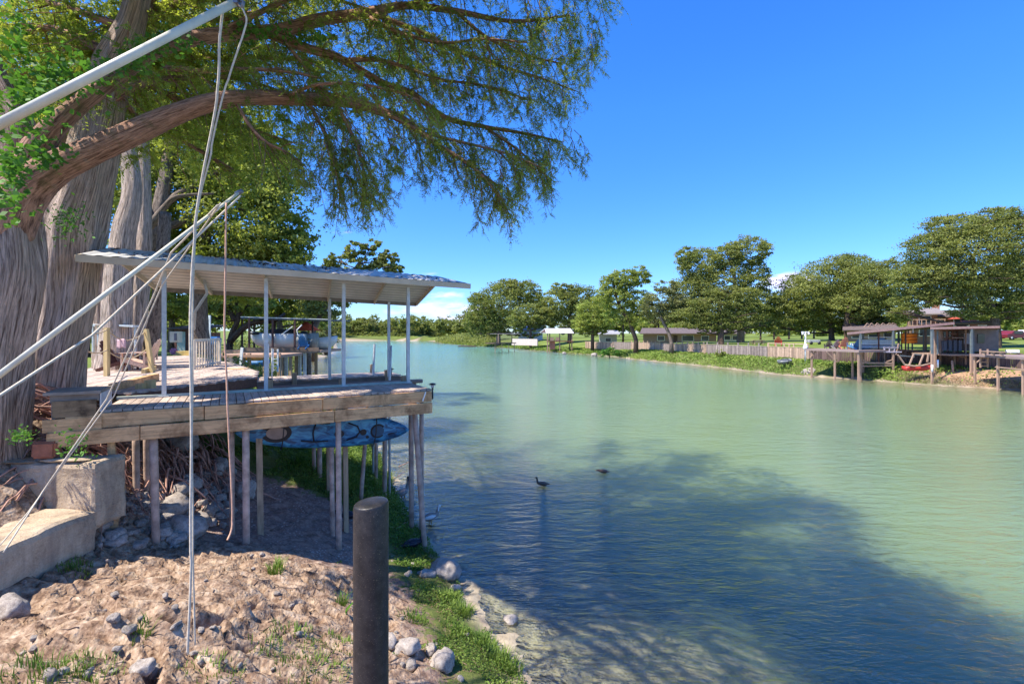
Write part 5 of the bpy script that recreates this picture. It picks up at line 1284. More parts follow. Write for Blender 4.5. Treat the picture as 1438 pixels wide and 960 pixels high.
def clutter(t, Y, x0, x1, ytop, n, seed):
    rs = random.Random(seed); o0 = Vector(t.location)
    for i in range(n):
        px = rs.uniform(x0, x1); a = P(px, ytop, Y+rs.uniform(.8, 4.5))-o0; b = P(px, 492+rs.uniform(0, 22), Y)-o0
        MB().box((a.x, a.y, (a.z+b.z)/2), (.10, .10, a.z-b.z), rs.uniform(.2, .7)).build('inner_post', rs.choice((RUST, TAN, DKBOARD, BLU)), t)
    for i in range(n//2):
        px = rs.uniform(x0, x1-12); yy_ = rs.choice((468, 474, 500, 506)); dy = rs.uniform(1, 4); MB().bar(P(px, yy_, Y+dy)-o0, P(px+rs.uniform(8, 18), yy_+rs.uniform(-3, 3), Y+dy)-o0, .09, .09, .5).build('inner_rail', rs.choice((RUST, TAN, DKBOARD)), t)
clutter(bl_, 50.5, 1214, 1300, 464, 9, 3)
def bh_right():
    Y = 46.0; o0 = P(1306, 528, Y); t = thing('boathouse', 'flat-roofed boathouse with a grey board shed wall at its right end', 'boathouse', o0)
    def q(px, py, dy=0): return P(px, py, Y+dy)-o0
    s = MB(); slab(s, [q(1307,460), q(1404,458), q(1404,458)+Vector((4.9, 5, -.25)), q(1307,460)+Vector((4.6, 5, -.25))], .16); s.build('roof', BRROOF, t)
    MB().bar(q(1307,460.8,-.06), q(1404,459,-.06), .06, .22, .7).build('fascia', plain('pinkish_fascia', (.34, .21, .17), .7), t)
    for px, dy, m_ in ((1309,0,BLU),(1313,2,TAN),(1364,0,BLU),(1366,1.2,BLU),(1340,4,TAN),(1320,4.5,BLU)):
        b = q(px, 470, dy); g = b+o0; top = P(px, 462, Y).z-o0.z; bot = gz(g.x, g.y)-.3-o0.z; zm = 3.0-o0.z
        MB().box((b.x, b.y, (top+zm)/2), (.16, .16, top-zm)).build('upper_post', m_, t); MB().box((b.x, b.y, (bot+zm)/2), (.17, .17, zm-bot), .7).build('lower_post', TAN, t)
    c = q(1368, 478, 3.6); MB().box((c.x, c.y, c.z+.05), (2.7, 2.4, 2.3), .5).build('shed_wall', GREYW, t)
    c = q(1368, 478, 2.35); MB().box((c.x-.6, c.y, c.z+.2), (.9, .06, 1.1), .5).build('shed_door', plain('weathered_grey', (.22, .22, .23), .8), t); MB().box((c.x+.7, c.y, c.z+.2), (.7, .06, .9), .5).build('shed_window', GLASS, t)
    c = q(1335, 497, 3.0); MB().box((c.x, c.y, c.z), (4.4, 4.5, .14), .5).build('deck', TANX, t)
    s = MB()
    for px in (1326, 1333, 1340, 1347):
        b = q(px, 485, 1.5); MB().box((b.x, b.y, b.z), (.30, .25, .9+.2*math.sin(px))).build('stored_gear', plain('dark_gear', (.05, .055, .07), .6), t)
    MB().tube([q(1309, 512, -.25), q(1309, 522, -.25)], .09, 10, .8).build('white_post_guard', WHITEM, t); MB().tube([q(1317, 505, .5), q(1317, 516, .5)], .08, 10, .8).build('white_post_guard', WHITEM, t)
    MB().tube([q(1337, 530, 1.5), q(1338, 518, 1.5), q(1337, 506, 1.5)], .10, 8, .8, rough=.2).build('stump_post', TAN, t)
    MB().bar(q(1366,512), q(1377,505), .1, .1, .8).build('brace', TAN, t)
    return t
clutter(bh_right(), 46, 1316, 1362, 462, 12, 5)
def deckthing(lb, c0, c1, depth, Y, zt, posts, mat=TANX, th=.2):
    a, b = PZ(c0[0], c0[1], zt), PZ(c1[0], c1[1], zt); o0 = a.copy(); t = thing('river_deck', lb, 'deck', o0)
    dr = (b-a); nrm = Vector((-dr.y, dr.x, 0)).normalized()*depth; s = MB(); slab(s, [Vector((0, 0, 0)), dr, dr+nrm, nrm], th, .6); s.build('deck_boards', mat, t)
    for f, g in posts:
        p = dr*f+nrm*g; w = o0+p; bt = gz(w.x, w.y)-.3-o0.z; MB().box((p.x, p.y, (bt-th)/2), (.15, .15, -bt-th+.01), .7).build('deck_post', TAN, t)
    return t, o0, dr, nrm
LIL = wood('lilac_grey_boards', (.23, .17, .15), (.3, .24, .22), 0, .3)
t, o0, dr, nrm = deckthing('long open deck on timber posts left of the slanted boathouse', (1131, 489.5), (1206, 492), 4.6, 52, 3.22, [(.10, .05), (.55, .05), (.63, .5), (.97, .05)], LIL)
for f in (.10, .55):
    p = dr*f; MB().bar(p+Vector((0, 0, -1.0)), p+Vector((-.75 if f > .3 else .7, 0, -.22)), .1, .1, .7).build('brace', TAN, t)
t, o0, dr, nrm = deckthing('open deck at the right picture edge right of the flat-roofed boathouse', (1363, 497), (1452, 502.5), 5, 44, 3.05, [(.02, .05), (.42, .05), (.44, .4), (.8, .05), (.98, .05)], LIL)
MB().bar(dr*.42+Vector((0, -.1, -1.0)), dr+Vector((0, -.1, -1.0)), .12, .1, .7).build('cross_beam', TANX, t)
MB().bar(dr*.42+Vector((0, 1, .35)), dr*.75+Vector((0, 1, .35)), .3, .06, .9).build('bench_top', TANX, t)
for f in (.44, .58, .72): MB().box(dr*f+Vector((0, 1, .17)), (.12, .25, .34), .6).build('bench_leg', TAN, t)
o_ = MB().box((0, 0, 0), (.95, .55, .32), .8, None, .04).build('cool_box', WHITEM); o_.location = PZ(1437, 496, 3.05)+Vector((0, 1.0, .17)); tag(o_, 'white cool box on the deck at the right edge', 'box')
def ladder(lb, a, b, w, n, mat, name='ladder'):
    t = thing(name, lb, 'ladder', a); v_ = b-a; sd = Vector((w/2, 0, 0))
    for s_ in (-1, 1): MB().bar(sd*s_, v_+sd*s_, .11, .09, .8).build('rail', mat, t)
    for i in range(n):
        p = v_*((i+.4)/n*.85); MB().bar(p-sd, p+sd, .08, .10, .8).build('rung', mat, t)
ladder('short tan wooden ladder at the front of the rightmost deck', P(1382, 516, 43.6), P(1382, 490, 43.6), .68, 4, TAN)
# red boat hanging in slings
t = thing('sling_lift', 'timber boat sling lift between the two right boathouses', 'boat lift', P(1290, 520, 47)); o0 = Vector(t.location)
def q(px, py, dy=0): return P(px, py, 47+dy)-o0
for a, b in (((1261,498),(1270,511)),((1283,497),(1277,512)),((1297,497),(1291,512)),((1304,496),(1302,508))): MB().bar(q(*a), q(*b), .13, .1, .8).build('lift_arm', TAN, t)
MB().tube([q(1270,512), q(1284,514), q(1296,513), q(1307,510)], .09, 8, .7).build('sling_beam', TAN, t); MB().bar(q(1284,497,.5), q(1297,499,.5), .1, .1, .7).build('cross_beam', BLU, t); MB().bar(q(1265,499,.8), q(1284,501,.8), .1, .1, .7).build('cross_beam', BLU, t)
def hull(name, lb, cat, loc, rz, Ln, W, Hh, mat, inner=None, grp=None, extra=None, open_=True, sc=1):
    t = thing(name, lb, cat, loc, rz, grp); s = MB(); ns, nr = 18, 9; vs = []; fs = []
    for i in range(ns+1):
        f = i/ns; w = W/2*(min(1, (1-f)*2.6)**.6 if f > .5 else 1)*(.88+.12*min(1, f*4)); sheer = .18*Hh*max(0, (f-.5)*2)**2; kz = .55*Hh*max(0, (f-.72)/.28)**2
        for k in range(nr):
            a = math.pi*k/(nr-1); vs.append((-Ln/2+f*Ln, -w*math.cos(a), Hh+sheer-(Hh-kz)*math.sin(a)**.55))
    for i in range(ns):
        for k in range(nr-1): fs.append((i*nr+k, (i+1)*nr+k, (i+1)*nr+k+1, i*nr+k+1))
    fs.append(tuple(range(nr))); s.add(vs, fs, .5, None, True); h_ = s.build('hull', mat, t); md = h_.modifiers.new('th', 'SOLIDIFY'); md.thickness = .04
    s = MB()
    for sx in (-1, 1): s.tube([vs[i*nr+(0 if sx < 0 else nr-1)] for i in range(ns+1)], .035, 6)
    s.build('gunwale', inner or mat, t)
    for f in (.25, .5, .72):
        MB().box((-Ln/2+f*Ln, 0, Hh*.72), (.28, W*.82*(1 if f < .6 else .7), .04)).build('bench_seat', inner or mat, t)
    return t
REDP = plain('red_paint', (.50, .05, .04), .45, 0, .15, 3); ORP = plain('orange_plastic', (.85, .24, .02), .45, 0, .12, 3); BLUP = plain('blue_plastic', (.05, .20, .45), .45)
hull('canoe', 'red canoe slung under the timber lift between the right boathouses', 'canoe', P(1290, 520, 47.6), R(4), 3.0, .7, .42, REDP)
hull('jon_boat', 'small grey flat boat pulled up on the green slope of the right bank', 'boat', PZ(1103, 511, 1.05)+Vector((0, 0, .1)), R(50), 3.9, 1.25, .42, plain('boat_aluminium', (.16, .17, .17), .5, .4), plain('pale_aluminium', (.6, .62, .62), .5, .3))
# orange board and pontoon boat inside the slanted boathouse
t = thing('paddle_board', 'orange inflatable board hanging under the slanted boathouse roof', 'board', P(1277, 475, 52)); s = MB()
for k in range(3): s.tube([(-.75, 0, (k-1)*.36), (.75, 0, (k-1)*.36+.04)], .20, 12, .6)
s.build('tubes', ORP, t); MB().bar((.4, 0, .5), (.4, 0, 1.2), .12, .05, .8).build('hanging_strap', WHITEM, t)
t = thing('pontoon_boat', 'white and blue pontoon boat stored in the slanted boathouse', 'boat', P(1228, 490, 53.4)); 
for dy in (-.7, .7): MB().tube([(-2.2, dy, .25), (1.9, dy, .25), (2.4, dy, .45)], [.26, .26, .06], 12).build('pontoon', plain('pontoon_grey', (.45, .48, .50), .4, .3), t)
MB().box((0, 0, .58), (4.2, 1.8, .10)).build('deck', WHITEM, t); MB().box((-.2, -.85, .85), (3.6, .05, .45), .7).build('side_panel', plain('pale_blue_panel', (.42, .52, .56), .5), t); MB().box((.3, 0, 1.35), (2.4, 1.6, .08), .7).build('canopy', plain('canopy_cloth', (.6, .6, .62), .8), t); MB().box((.4, -.4, 1.0), (.5, .4, .5), .4).build('console', BLUP, t)
# chairs on lawns and decks (real size)
adirondack('red fan-back lawn chair beyond the retaining wall left of the light mast', P(1093, 484.5, 74)+Vector((0, 0, 0)), R(150), REDP, 1.5, 'garden chairs of the right bank')
bpy.context.view_layer.update()
def onland(px, py, lo=40): return gpix(px, py, lo, 140)
C_ = [o for o in bpy.data.objects if o.get('label', '').startswith('red fan-back')][0]; C_.location.z = gz(C_.location.x, C_.location.y)
adirondack('orange-pink fan-back chair on the long deck', PZ(1183, 489.8, 3.22), R(170), plain('salmon_plastic', (.62, .24, .14), .5), 1.35, 'garden chairs of the right bank')
adirondack('blue fan-back chair on the long deck beside the slanted boathouse', PZ(1198, 490.2, 3.22), R(200), plain('steel_blue_plastic', (.10, .25, .42), .5), 1.2, 'garden chairs of the right bank')
adirondack('grey low chair on the long deck left of the orange-pink chair', PZ(1172, 489.6, 3.22), R(180), plain('grey_plastic', (.28, .25, .25), .5), 1.1, 'garden chairs of the right bank')
adirondack('dark low chair near the left end of the long deck', PZ(1163, 489.4, 3.22), R(160), plain('dark_plastic', (.09, .07, .07), .5), 1.0, 'garden chairs of the right bank')
t = thing('picnic_table', 'small brown garden table on the lawn left of the red chair', 'table', P(1064, 485, 80)); t.location.z = gz(t.location.x, t.location.y)
MB().box((0, 0, .72), (1.9, .9, .08)).build('table_top', TANX, t)
for x in (-.7, .7):
    MB().bar((x, -.5, 0), (x, .2, .7), .1, .08).build('leg', TAN, t); MB().bar((x, .5, 0), (x, -.2, .7), .1, .08).build('leg', TAN, t)
for y in (-.75, .75): MB().box((0, y, .42), (1.9, .28, .06)).build('bench', TANX, t)
# light mast
p = PZ(1131, 509, 1.3); t = thing('light_mast', 'white T-shaped mast with two floodlights at the left end of the long deck', 'lamp', p)
ht = P(1131, 466, p.y).z-p.z
MB().tube([(0, 0, -.2), (0, 0, ht)], .085, 10, .7).build('mast', WHITEM, t); MB().box((0, 0, ht), (.95, .12, .10), .7).build('cross_arm', WHITEM, t)
for x in (-.38, .38): MB().tube([(x, 0, ht-.05), (x, -.12, ht-.32)], [.07, .15], 10, .6).build('floodlight', WHITEM, t)
z2 = P(1131, 486, p.y).z-p.z; MB().tube([(0, 0, z2-.35), (0, 0, z2-.1), (0, 0, z2+.45)], [.30, .26, .05], 12, .8).build('base_cone', WHITEM, t)
# pavilion with white gable roof, on posts over the bank
def pavilion():
    Y = 128; o0 = P(785, 490, Y); o0.z = 1.0; t = thing('pavilion', 'riverside pavilion with a white metal gable roof on timber posts', 'pavilion', o0)
    def q(px, py, dy=0): return P(px, py, Y+dy)-o0
    s = MB(); slab(s, [q(767,467.3,-2.6), q(806,467.3,-2.6), q(801,461,0), q(765,461,0)], .12); slab(s, [q(801,461,0), q(765,461,0), q(758,466.8,3), q(800,466.8,3)], .12); s.build('roof', plain('white_roof_metal', (.70, .68, .70), .45, .1, .1, 1), t)
    s = MB(); g = [q(767,467.5,-2.5), q(765,461.6,0), q(759,467,2.8)]; s.add(g+[v_+Vector((.15, 0, 0)) for v_ in g], [(0,1,2),(5,4,3),(0,3,4,1),(1,4,5,2),(2,5,3,0)], .4); s.build('gable', DKBOARD, t)
    for px, dy in ((769,-2),(786,-2),(803,-2),(772,2.2),(800,2.2)):
        a = q(px, 467, dy); w = a+o0; bz = gz(w.x, w.y)-.3-o0.z; MB().box((a.x, a.y, (a.z+bz)/2), (.28, .28, a.z-bz), .6).build('post', TAN, t)
    a = q(786, 479, 0); MB().box((a.x, a.y, a.z), (7.0, 5.0, .25), .6).build('floor', REDW, t)
    for px in (775, 783): 
        b = q(px, 476.5, -2.4); MB().box(b, (.9, .2, 1.1), .5).build('railing_panel', TAN, t)
    b = q(776, 484, -1.5); MB().box(b, (1.3, .4, 2.4), .5).build('stair_tower', plain('rusty_panel', (.34, .15, .10), .8), t)
pavilion()
t, o0, dr, nrm = deckthing('small timber dock below the tall cottonwood', (693, 481.5), (725, 481), 3.5, 165, 2.6, [(.1, .1), (.4, .1), (.7, .1), (.95, .1)], DKBOARD)
for f in (.2, .8): MB().box(dr*f+Vector((0, 1, 1.1)), (.25, .25, 2.2), .5).build('roof_post', TAN, t)
MB().box(dr*.5+Vector((0, 1.4, 2.3)), (dr.length*1.05, 3.4, .15), .5).build('shade_roof', plain('dull_roof', (.24, .2, .19), .8), t)
o_ = MB(); q0 = [P(719, 480, 150), P(755, 480.5, 142)]; o_.bar(Vector((q0[0].x, q0[0].y, 2.3)), Vector((q0[1].x, q0[1].y, 2.3)), .3, 2.0, .9); tag(o_.build('retaining_wall', plain('pale_concrete', (.42, .36, .30), .9)), 'pale concrete retaining wall left of the white-roofed pavilion', 'wall')
o_ = MB().box((0, 0, 0), (6.5, 4.0, .3), .4).build('low_jetty', DKBOARD); o_.location = P(656, 487, 176); o_.location.z = .25; tag(o_, 'low dark jetty slab at the water line near the river bend', 'jetty')
def house(lb, px0, px1, py_e, py_r, py_b, Y, wallm, roofm, depth=9, wins=(), doors=(), name='house', over=.8, chimney=None):
    a, b = P(px0, py_b, Y), P(px1, py_b, Y); o0 = Vector(((a.x+b.x)/2, Y, 0)); zb = gz(o0.x, o0.y)-.4; zb = min(zb, a.z); o0.z = zb
    t = thing(name, lb, 'house', o0, -math.atan2(o0.x, o0.y)*.85); W_ = b.x-a.x; ze = P(0, py_e, Y).z-zb; zr = P(0, py_r, Y).z-zb
    MB().box((0, depth/2, ze/2), (W_, depth, ze), .5).build('wall', wallm, t)
    s = MB(); x0, x1 = -W_/2-over, W_/2+over
    slab(s, [(x0, -over*1.6, ze+.05), (x1, -over*1.6, ze+.05), (x1-.4, depth/2, zr+.1), (x0+.4, depth/2, zr+.1)], .18); slab(s, [(x1, depth+over, ze+.05), (x0, depth+over, ze+.05), (x0+.4, depth/2, zr+.1), (x1-.4, depth/2, zr+.1)], .18)
    rf = s.build('roof', roofm, t)
    if chimney: MB().box((chimney, depth/2, zr+.5), (.9, .9, 1.6)).build('chimney', BRICK, rf)
    for f, zc, w, h_ in wins:
        x = -W_/2+f*W_; fr = MB().box((x, -.04, zc*ze), (w+.2, .08, h_+.2), .8).build('window', WHITEM, t); MB().box((x, -.10, zc*ze), (w, .05, h_), .5).build('pane', GLASS, fr)
    for f, w in doors:
        x = -W_/2+f*W_; MB().box((x, -.05, ze*.42), (w, .09, ze*.8), .4).build('door', DKBOARD, t)
    return t
house('long low brown house with a dark shingle roof behind the pale-trunked oak', 905, 1002, 468, 460.5, 477, 118, plain('tan_stucco', (.30, .20, .15), .9), DKROOF, 10, [(.25,.55,1.6,1.1),(.62,.55,2.6,1.3),(.85,.55,1.6,1.1)], [(.45,1.0)], chimney=3.0)
house('small pale house right of the long low brown one', 1014, 1040, 468, 461, 478, 112, plain('pale_siding', (.46, .44, .42), .9), DKROOF, 8, [(.3,.55,1.2,.9),(.7,.55,1.2,.9)])
house('white house glimpsed between the trees left of the pavilion roof', 728, 762, 463, 457, 473, 182, plain('white_siding', (.62, .66, .64), .8), plain('grey_roof', (.30,.30,.32), .8), 9, [(.3,.6,2.0,1.4),(.7,.6,2.4,1.4)])
house('low grey-roofed cottage right of the bright green tree', 842, 866, 469, 464, 475, 128, plain('pale_siding', (.46, .44, .42), .9), plain('grey_roof', (.30,.30,.32), .8), 7, [(.5,.55,1.4,.9)])
house('brown cottage with pale windows between the twin tree trunks', 1196, 1250, 463, 456, 478, 84, plain('tan_stucco', (.30, .20, .15), .9), DKROOF, 8, [(.2,.6,1.3,1.0),(.55,.6,1.3,1.0),(.85,.6,1.0,1.0)])
hb = house('red brick house with an upper wooden balcony behind the two boathouses', 1312, 1388, 444, 434, 482, 68, BRICK, DKROOF, 9, [(.15,.82,1.2,1.0),(.5,.82,1.5,1.1),(.82,.82,1.4,1.0),(.3,.45,1.3,1.1),(.7,.45,1.6,1.2)], [(.5,1.1)], chimney=-2.4)
hb2 = house('tan two-storey house wing with a railed balcony left of the brick house', 1286, 1312, 441, 432, 482, 69, plain('tan_siding', (.28, .16, .11), .9), plain('dull_roof', (.16,.14,.14), .8), 8, [(.5,.83,1.2,1.0),(.5,.45,1.2,1.0)])
s = MB(); s.box((0, -1.2, 4.0), (4.2, .1, .1), .8); s.box((0, -1.2, 3.1), (4.2, 2.2, .15), .7)
for i in range(9): s.box((-2+i*.5, -1.2, 3.6), (.07, .07, .9), .8)
s.build('balcony', TAN, hb2)
t = thing('parasol', 'small red sunshade above the brick house terrace', 'parasol', P(1341, 448, 66)); MB().tube([(0, 0, -1.5), (0, 0, 0)], .04, 6).build('pole', TAN, t); MB().tube([(0, 0, 0), (0, 0, .3)], [.9, .05], 10).build('canopy', plain('red_canvas', (.55, .10, .06), .8), t)
o_ = MB(); slab(o_, [(-1.6, 0, 0), (1.6, 0, 0), (1.4, 1.6, .5), (-1.2, 1.6, .5)], .08); o_ = o_.build('red_awning', plain('red_canvas', (.55, .10, .06), .8)); o_.location = P(1378, 455, 60); tag(o_, 'red tarp awning above the flat boathouse roof', 'awning')
def car(lb, loc, rz, mat, grp='vehicles parked on the right lawn'):
    t = thing('parked_car', lb, 'car', loc, rz, grp); pr_ = [(-2.2,.35),(-2.2,.85),(-1.9,1.0),(-1.3,1.05),(-.8,1.5),(.9,1.52),(1.5,1.05),(2.1,.92),(2.25,.55),(2.2,.35)]
    s = MB(); n = len(pr_); s.add([(x, -.85, z) for x, z in pr_]+[(x, .85, z) for x, z in pr_], [tuple(range(n)), tuple(range(2*n-1, n-1, -1))]+[(i, n+i, n+(i+1) % n, (i+1) % n) for i in range(n)], .5); s.build('body', mat, t)
    for sy in (-.87, .87): MB().box((.05, sy, 1.22), (1.7, .03, .36)).build('side_window', GLASS, t)
    for x in (-1.35, 1.35):
        for sy in (-.8, .8):
            w = MB().tube([(x, sy-.1, .33), (x, sy+.1, .33)], .33, 16, .5).build('wheel', BLACKP, t); MB().tube([(x, sy-.12, .33), (x, sy+.12, .33)], .18, 10, .8).build('rim', GALV, w)
for px, Y, rz, m_, lb in ((1421, 78, 10, plain('dark_red_paint', (.16, .02, .03), .35), 'dark red parked car seen right of the huge cypress trunk'), (1444, 82, 0, plain('white_car_paint', (.65, .65, .65), .35), 'white parked car cut by the right picture edge'), (1402, 84, -10, plain('black_car_paint', (.03, .03, .035), .35), 'black parked car just right of the huge cypress trunk')):
    p = P(px, 480, Y); p.z = gz(p.x, p.y); car(lb, p, R(rz), m_)
p = P(1142, 482, 76); p.z = gz(p.x, p.y)
t = thing('garden_cart', 'small grey garden cart with dark wheels on the lawn right of the light mast', 'cart', p); MB().box((0, 0, .55), (1.8, .9, .45), .6, None, .05).build('tray', plain('cart_grey', (.4, .4, .4), .6), t)
for x in (-.6, .7): MB().tube([(x, -.5, .25), (x, -.4, .25)], .25, 14).build('wheel', BLACKP, t); 
MB().bar((-.9, 0, .6), (-1.6, 0, 1.0), .05).build('handle', BLACKP, t)
p = PZ(1138, 527, .0)+Vector((0, .3, .15)); o_ = put_rock(p.x, p.y, 1.6, 'large pale boulder at the water edge of the right bank', None, 4, zz=.0); o_.rotation_euler = (0, 0, .2)
for px, py, sz, lb in ((793, 497.5, .9, 'dead grey stump at the right bank waterline below the pavilion'),(835, 500, 1.3, 'brown log debris at the right bank waterline')):
    p = PZ(px, py, 0); put_rock(p.x, p.y+.5, sz, lb, None, 3, zz=.05)
tree_px('bush', 'dark green bush at the foot of the retaining wall below the leaning oak', (856, 500), 98, [(856, 497, 1)], [(858, 494, 12, 6), (848, 496, 9, 5), (868, 496, 8, 4)], LVIN, DRKB, .24, dens=1.2)
tree_px('bush', 'small round bush on the weedy slope before the grey wall', (1012, 505), 74, [(1012, 500, 1)], [(1012, 495, 7, 6)], LPEC, DRKB, .2, dens=1.2)

# ------------------------------------------------------------------ left bank, neighbouring dock and things beyond
def neighbour():
    Y = 30.0; o0 = P(400, 492, Y); t = thing('boathouse', 'neighbouring boathouse with a thin flat dark roof sheltering a white boat', 'boathouse', o0)
    def q(px, py, dy=0): return P(px, py, Y+dy)-o0
    s = MB(); slab(s, [q(338,445.5), q(462,449), q(462,449)+Vector((0, 4, .1)), q(338,445.5)+Vector((0, 4, .1))], .10); s.build('roof', plain('dark_roof_sheet', (.06, .075, .085), .5, .2), t)
    MB().bar(q(338,444.8,-.04), q(462,448.4,-.04), .05, .05, .9).build('roof_edge', plain('pale_edge_trim', (.45, .5, .5), .5), t)
    for px, dy in ((350,0),(357,2.5),(383,0),(386,3),(414,0),(439,3),(340,3.4)):
        a = q(px, 447+(px-338)*.02, dy); MB().box((a.x, a.y, (a.z-.1)/2), (.10, .10, a.z+.1), .5).build('roof_post', plain('dark_brown_post', (.10, .05, .045), .7), t)
    MB().box(q(400, 492, 1.7), (6.3, 3.6, .16), .6).build('deck', wood('tan_deck', (.42, .27, .19), (.2, .13, .1), 0, .3), t); MB().bar(q(338,490.5,-.1), q(448,490.5,-.1), .08, .22, .5).build('deck_beam', DARKW, t)
    for i, px in enumerate((345, 360, 402, 408, 416, 428, 444, 395, 421)):
        a = q(px, 493, .3 if i % 2 else 1.4); w = a+o0; bz = max(-.6, gz(w.x, w.y)-.3)-o0.z; MB().box((a.x, a.y, (a.z+bz)/2), (.16, .16, a.z-bz), .5).build('pile', [RAWZ, GALV][i % 3 == 2], t)
    MB().bar(q(395,470), q(411,458), .05, .05, .9).build('davit_arm', WHITEM, t); MB().tube([q(424,456), q(417,463), q(418,470), q(428,476)], .035, 8, .9).build('davit_arm', WHITEM, t)
neighbour()
t = hull('motor_boat', 'white covered motor boat on the lift of the neighbouring boathouse', 'boat', P(393, 489, 31.0), R(178), 3.9, 1.7, .95, plain('white_gelcoat', (.62, .62, .58), .35, 0, .08, 3), plain('grey_stripe', (.25, .26, .27), .5)) 
MB().box((0, 0, .98), (3.3, 1.45, .12), .5, None, .05).build('boat_cover', plain('black_cover', (.03, .03, .035), .8), t); MB().box((-.2, 0, 1.15), (1.5, 1.1, .25), .5, None, .1).build('cover_hump', plain('black_cover', (.03, .03, .035), .8), t)
t = hull('motor_boat', 'smaller white boat with a dark outboard at the right end of the neighbouring dock', 'boat', P(448, 489, 31.6), R(0), 2.4, 1.3, .7, plain('white_gelcoat', (.62, .62, .58), .35, 0, .08, 3))
MB().box((-1.0, 0, .75), (.5, .4, .8), .5, None, .08).build('outboard_motor', BLACKP, t)
t = thing('parasol', 'red folded-top sunshade behind the neighbouring boathouse roof', 'parasol', P(430, 470, 34)); MB().tube([(0, 0, 0), (0, 0, .7)], .03, 6).build('pole', WHITEM, t); MB().tube([(0, 0, .3), (0, 0, .95)], [1.0, .05], 10).build('canopy', plain('red_canvas', (.55, .10, .06), .8), t)
def kk_(lb, px, py, Y, mat, Ln, rz=0):
    hull('kayak', lb, 'kayak', P(px, py, Y), R(rz), Ln, .7, .3, mat, None, 'kayaks stored under the neighbouring dock')
kk_('orange kayak hung under the neighbouring dock', 359, 506, 27.5, ORP, 1.4, 10); kk_('blue kayak below the orange one at the neighbouring dock', 363, 514, 27.2, BLUP, 1.2, 4)
adirondack('blue plastic chair on the neighbouring dock beside the davits', P(428, 490, 30.2), R(180), BLUP, .9, None)
o_ = MB().tube([(0, 0, 0), (0, 0, 1.0)], .3, 14).build('barrel', plain('olive_grey_barrel', (.26, .27, .23), .6)); o_.location = P(441, 489, 30.6); tag(o_, 'olive grey upright barrel at the end of the neighbouring dock', 'barrel')
# lower platform with ladder in front of the neighbour's dock
t = thing('landing_platform', 'lower landing platform with a white ladder between the near dock and the neighbouring boathouse', 'platform', P(350, 499, 24)); o0 = Vector(t.location)
def q(px, py, dy=0): return P(px, py, 24+dy)-o0
s = MB(); slab(s, [q(300,498), q(394,498), q(394,498)+Vector((0, 2.5, 0)), q(300,498)+Vector((0, 2.5, 0))], .14); s.build('deck', wood('tan_deck', (.42, .27, .19), (.2, .13, .1), 0, .3), t)
for px in (312, 342, 350, 372, 392): MB().box(q(px, 512, .2), (.14, .14, 1.2), .6).build('pile', RAWZ, t)
for px in (383, 390): MB().bar(q(px, 490, -.1), q(px, 522, -.1), .07, .05, .9).build('ladder_rail', WHITEM, t)
for py in (504, 509, 514, 519): MB().bar(q(383, py, -.1), q(390, py, -.1), .04, .04, .9).build('ladder_rung', WHITEM, t)
MB().bar(q(340,488,-.2), q(337,516,-.2), .13, .05, .9).build('leaning_board', WHITEM, t)
s = MB()
for i in range(18): s.box(q(306+i*2.0, 510, 1.5), (.05, .05, 1.1), random.uniform(.3, .9))
s.build('picket_screen', plain('grey_pickets', (.33, .30, .28), .8), t)
# stairs down from the rear deck end
t = thing('wooden_stairs', 'short flight of wooden steps going down at the end of the cream railing', 'stairs', zdeck(312, 519)); 
for i in range(5): MB().box((.25+i*.12, .3, -.18*i), (.7, .28, .04), .6).build('tread', RAW, t)
MB().box((-.1, .1, -.15), (.3, .3, .35), .3).build('stored_bin', plain('navy_bin', (.03, .04, .07), .5), t)
# shed with pale door, meter box, small things on the left lawn
t = house('small shed with a pale door at the back of the left lawn', 312-8, 322-8, 468, 463, 489, 33, plain('brown_shed', (.20, .09, .07), .9), DKROOF, 3, [], [], name='shed', over=.25) if False else None
def shed():
    Y = 33; o0 = P(254, 488, Y); o0.z = gz(o0.x, o0.y)-.05; t = thing('shed', 'small brown shed with a pale mint door on the left lawn', 'shed', o0); zt = P(0, 461, Y).z-o0.z
    MB().box((0, 1.2, zt/2), (.95, 2.4, zt)).build('wall', plain('brown_shed', (.20, .09, .07), .9), t); s = MB(); slab(s, [(-.9, -.3, zt+.02), (1.7, -.3, zt+.02), (1.7, 2.6, zt+.3), (-.9, 2.6, zt+.3)], .1); s.build('roof', DKROOF, t)
    MB().box((.05, -.03, zt*.46), (.56, .05, zt*.82), .8).build('door', plain('pale_mint_paint', (.55, .62, .54), .6), t)
    MB().box((1.9, .6, .75), (.7, .5, 1.5), .6).build('side_cabinet', plain('rusty_panel', (.34, .15, .10), .8), t)
shed()
t = thing('meter_box', 'cream metal box mounted beside the leftmost dock roof post', 'box', D(-5.03, 1.5, 4.93)+Vector((.22, .02, 0))); MB().box((0, 0, 0), (.20, .10, .22), .7, None, .01).build('case', plain('cream_case', (.58, .56, .42), .5), t); MB().box((.03, -.055, 0), (.05, .012, .14), .5).build('switch_panel', plain('grey_fitting', (.2, .2, .22), .5, .5), t)
o_ = MB().box((0, 0, 0), (1.3, .9, .45), .6, None, .2).build('garden_cushion', plain('yellow_tan_fabric', (.52, .36, .12), .9)); o_.location = P(262, 492, 27); o_.location.z = gz(o_.location.x, 27)+.2; tag(o_, 'yellow tan cushion lying on the lawn behind the cream railing', 'cushion')
o_ = MB().box((0, 0, 0), (.5, .3, .4), .6, None, .1).build('toy_car', plain('pink_plastic', (.6, .2, .35), .5)); o_.location = P(244, 482, 31); o_.location.z = gz(o_.location.x, 31)+.2; tag(o_, 'small pink plastic toy beside the shed door', 'toy')
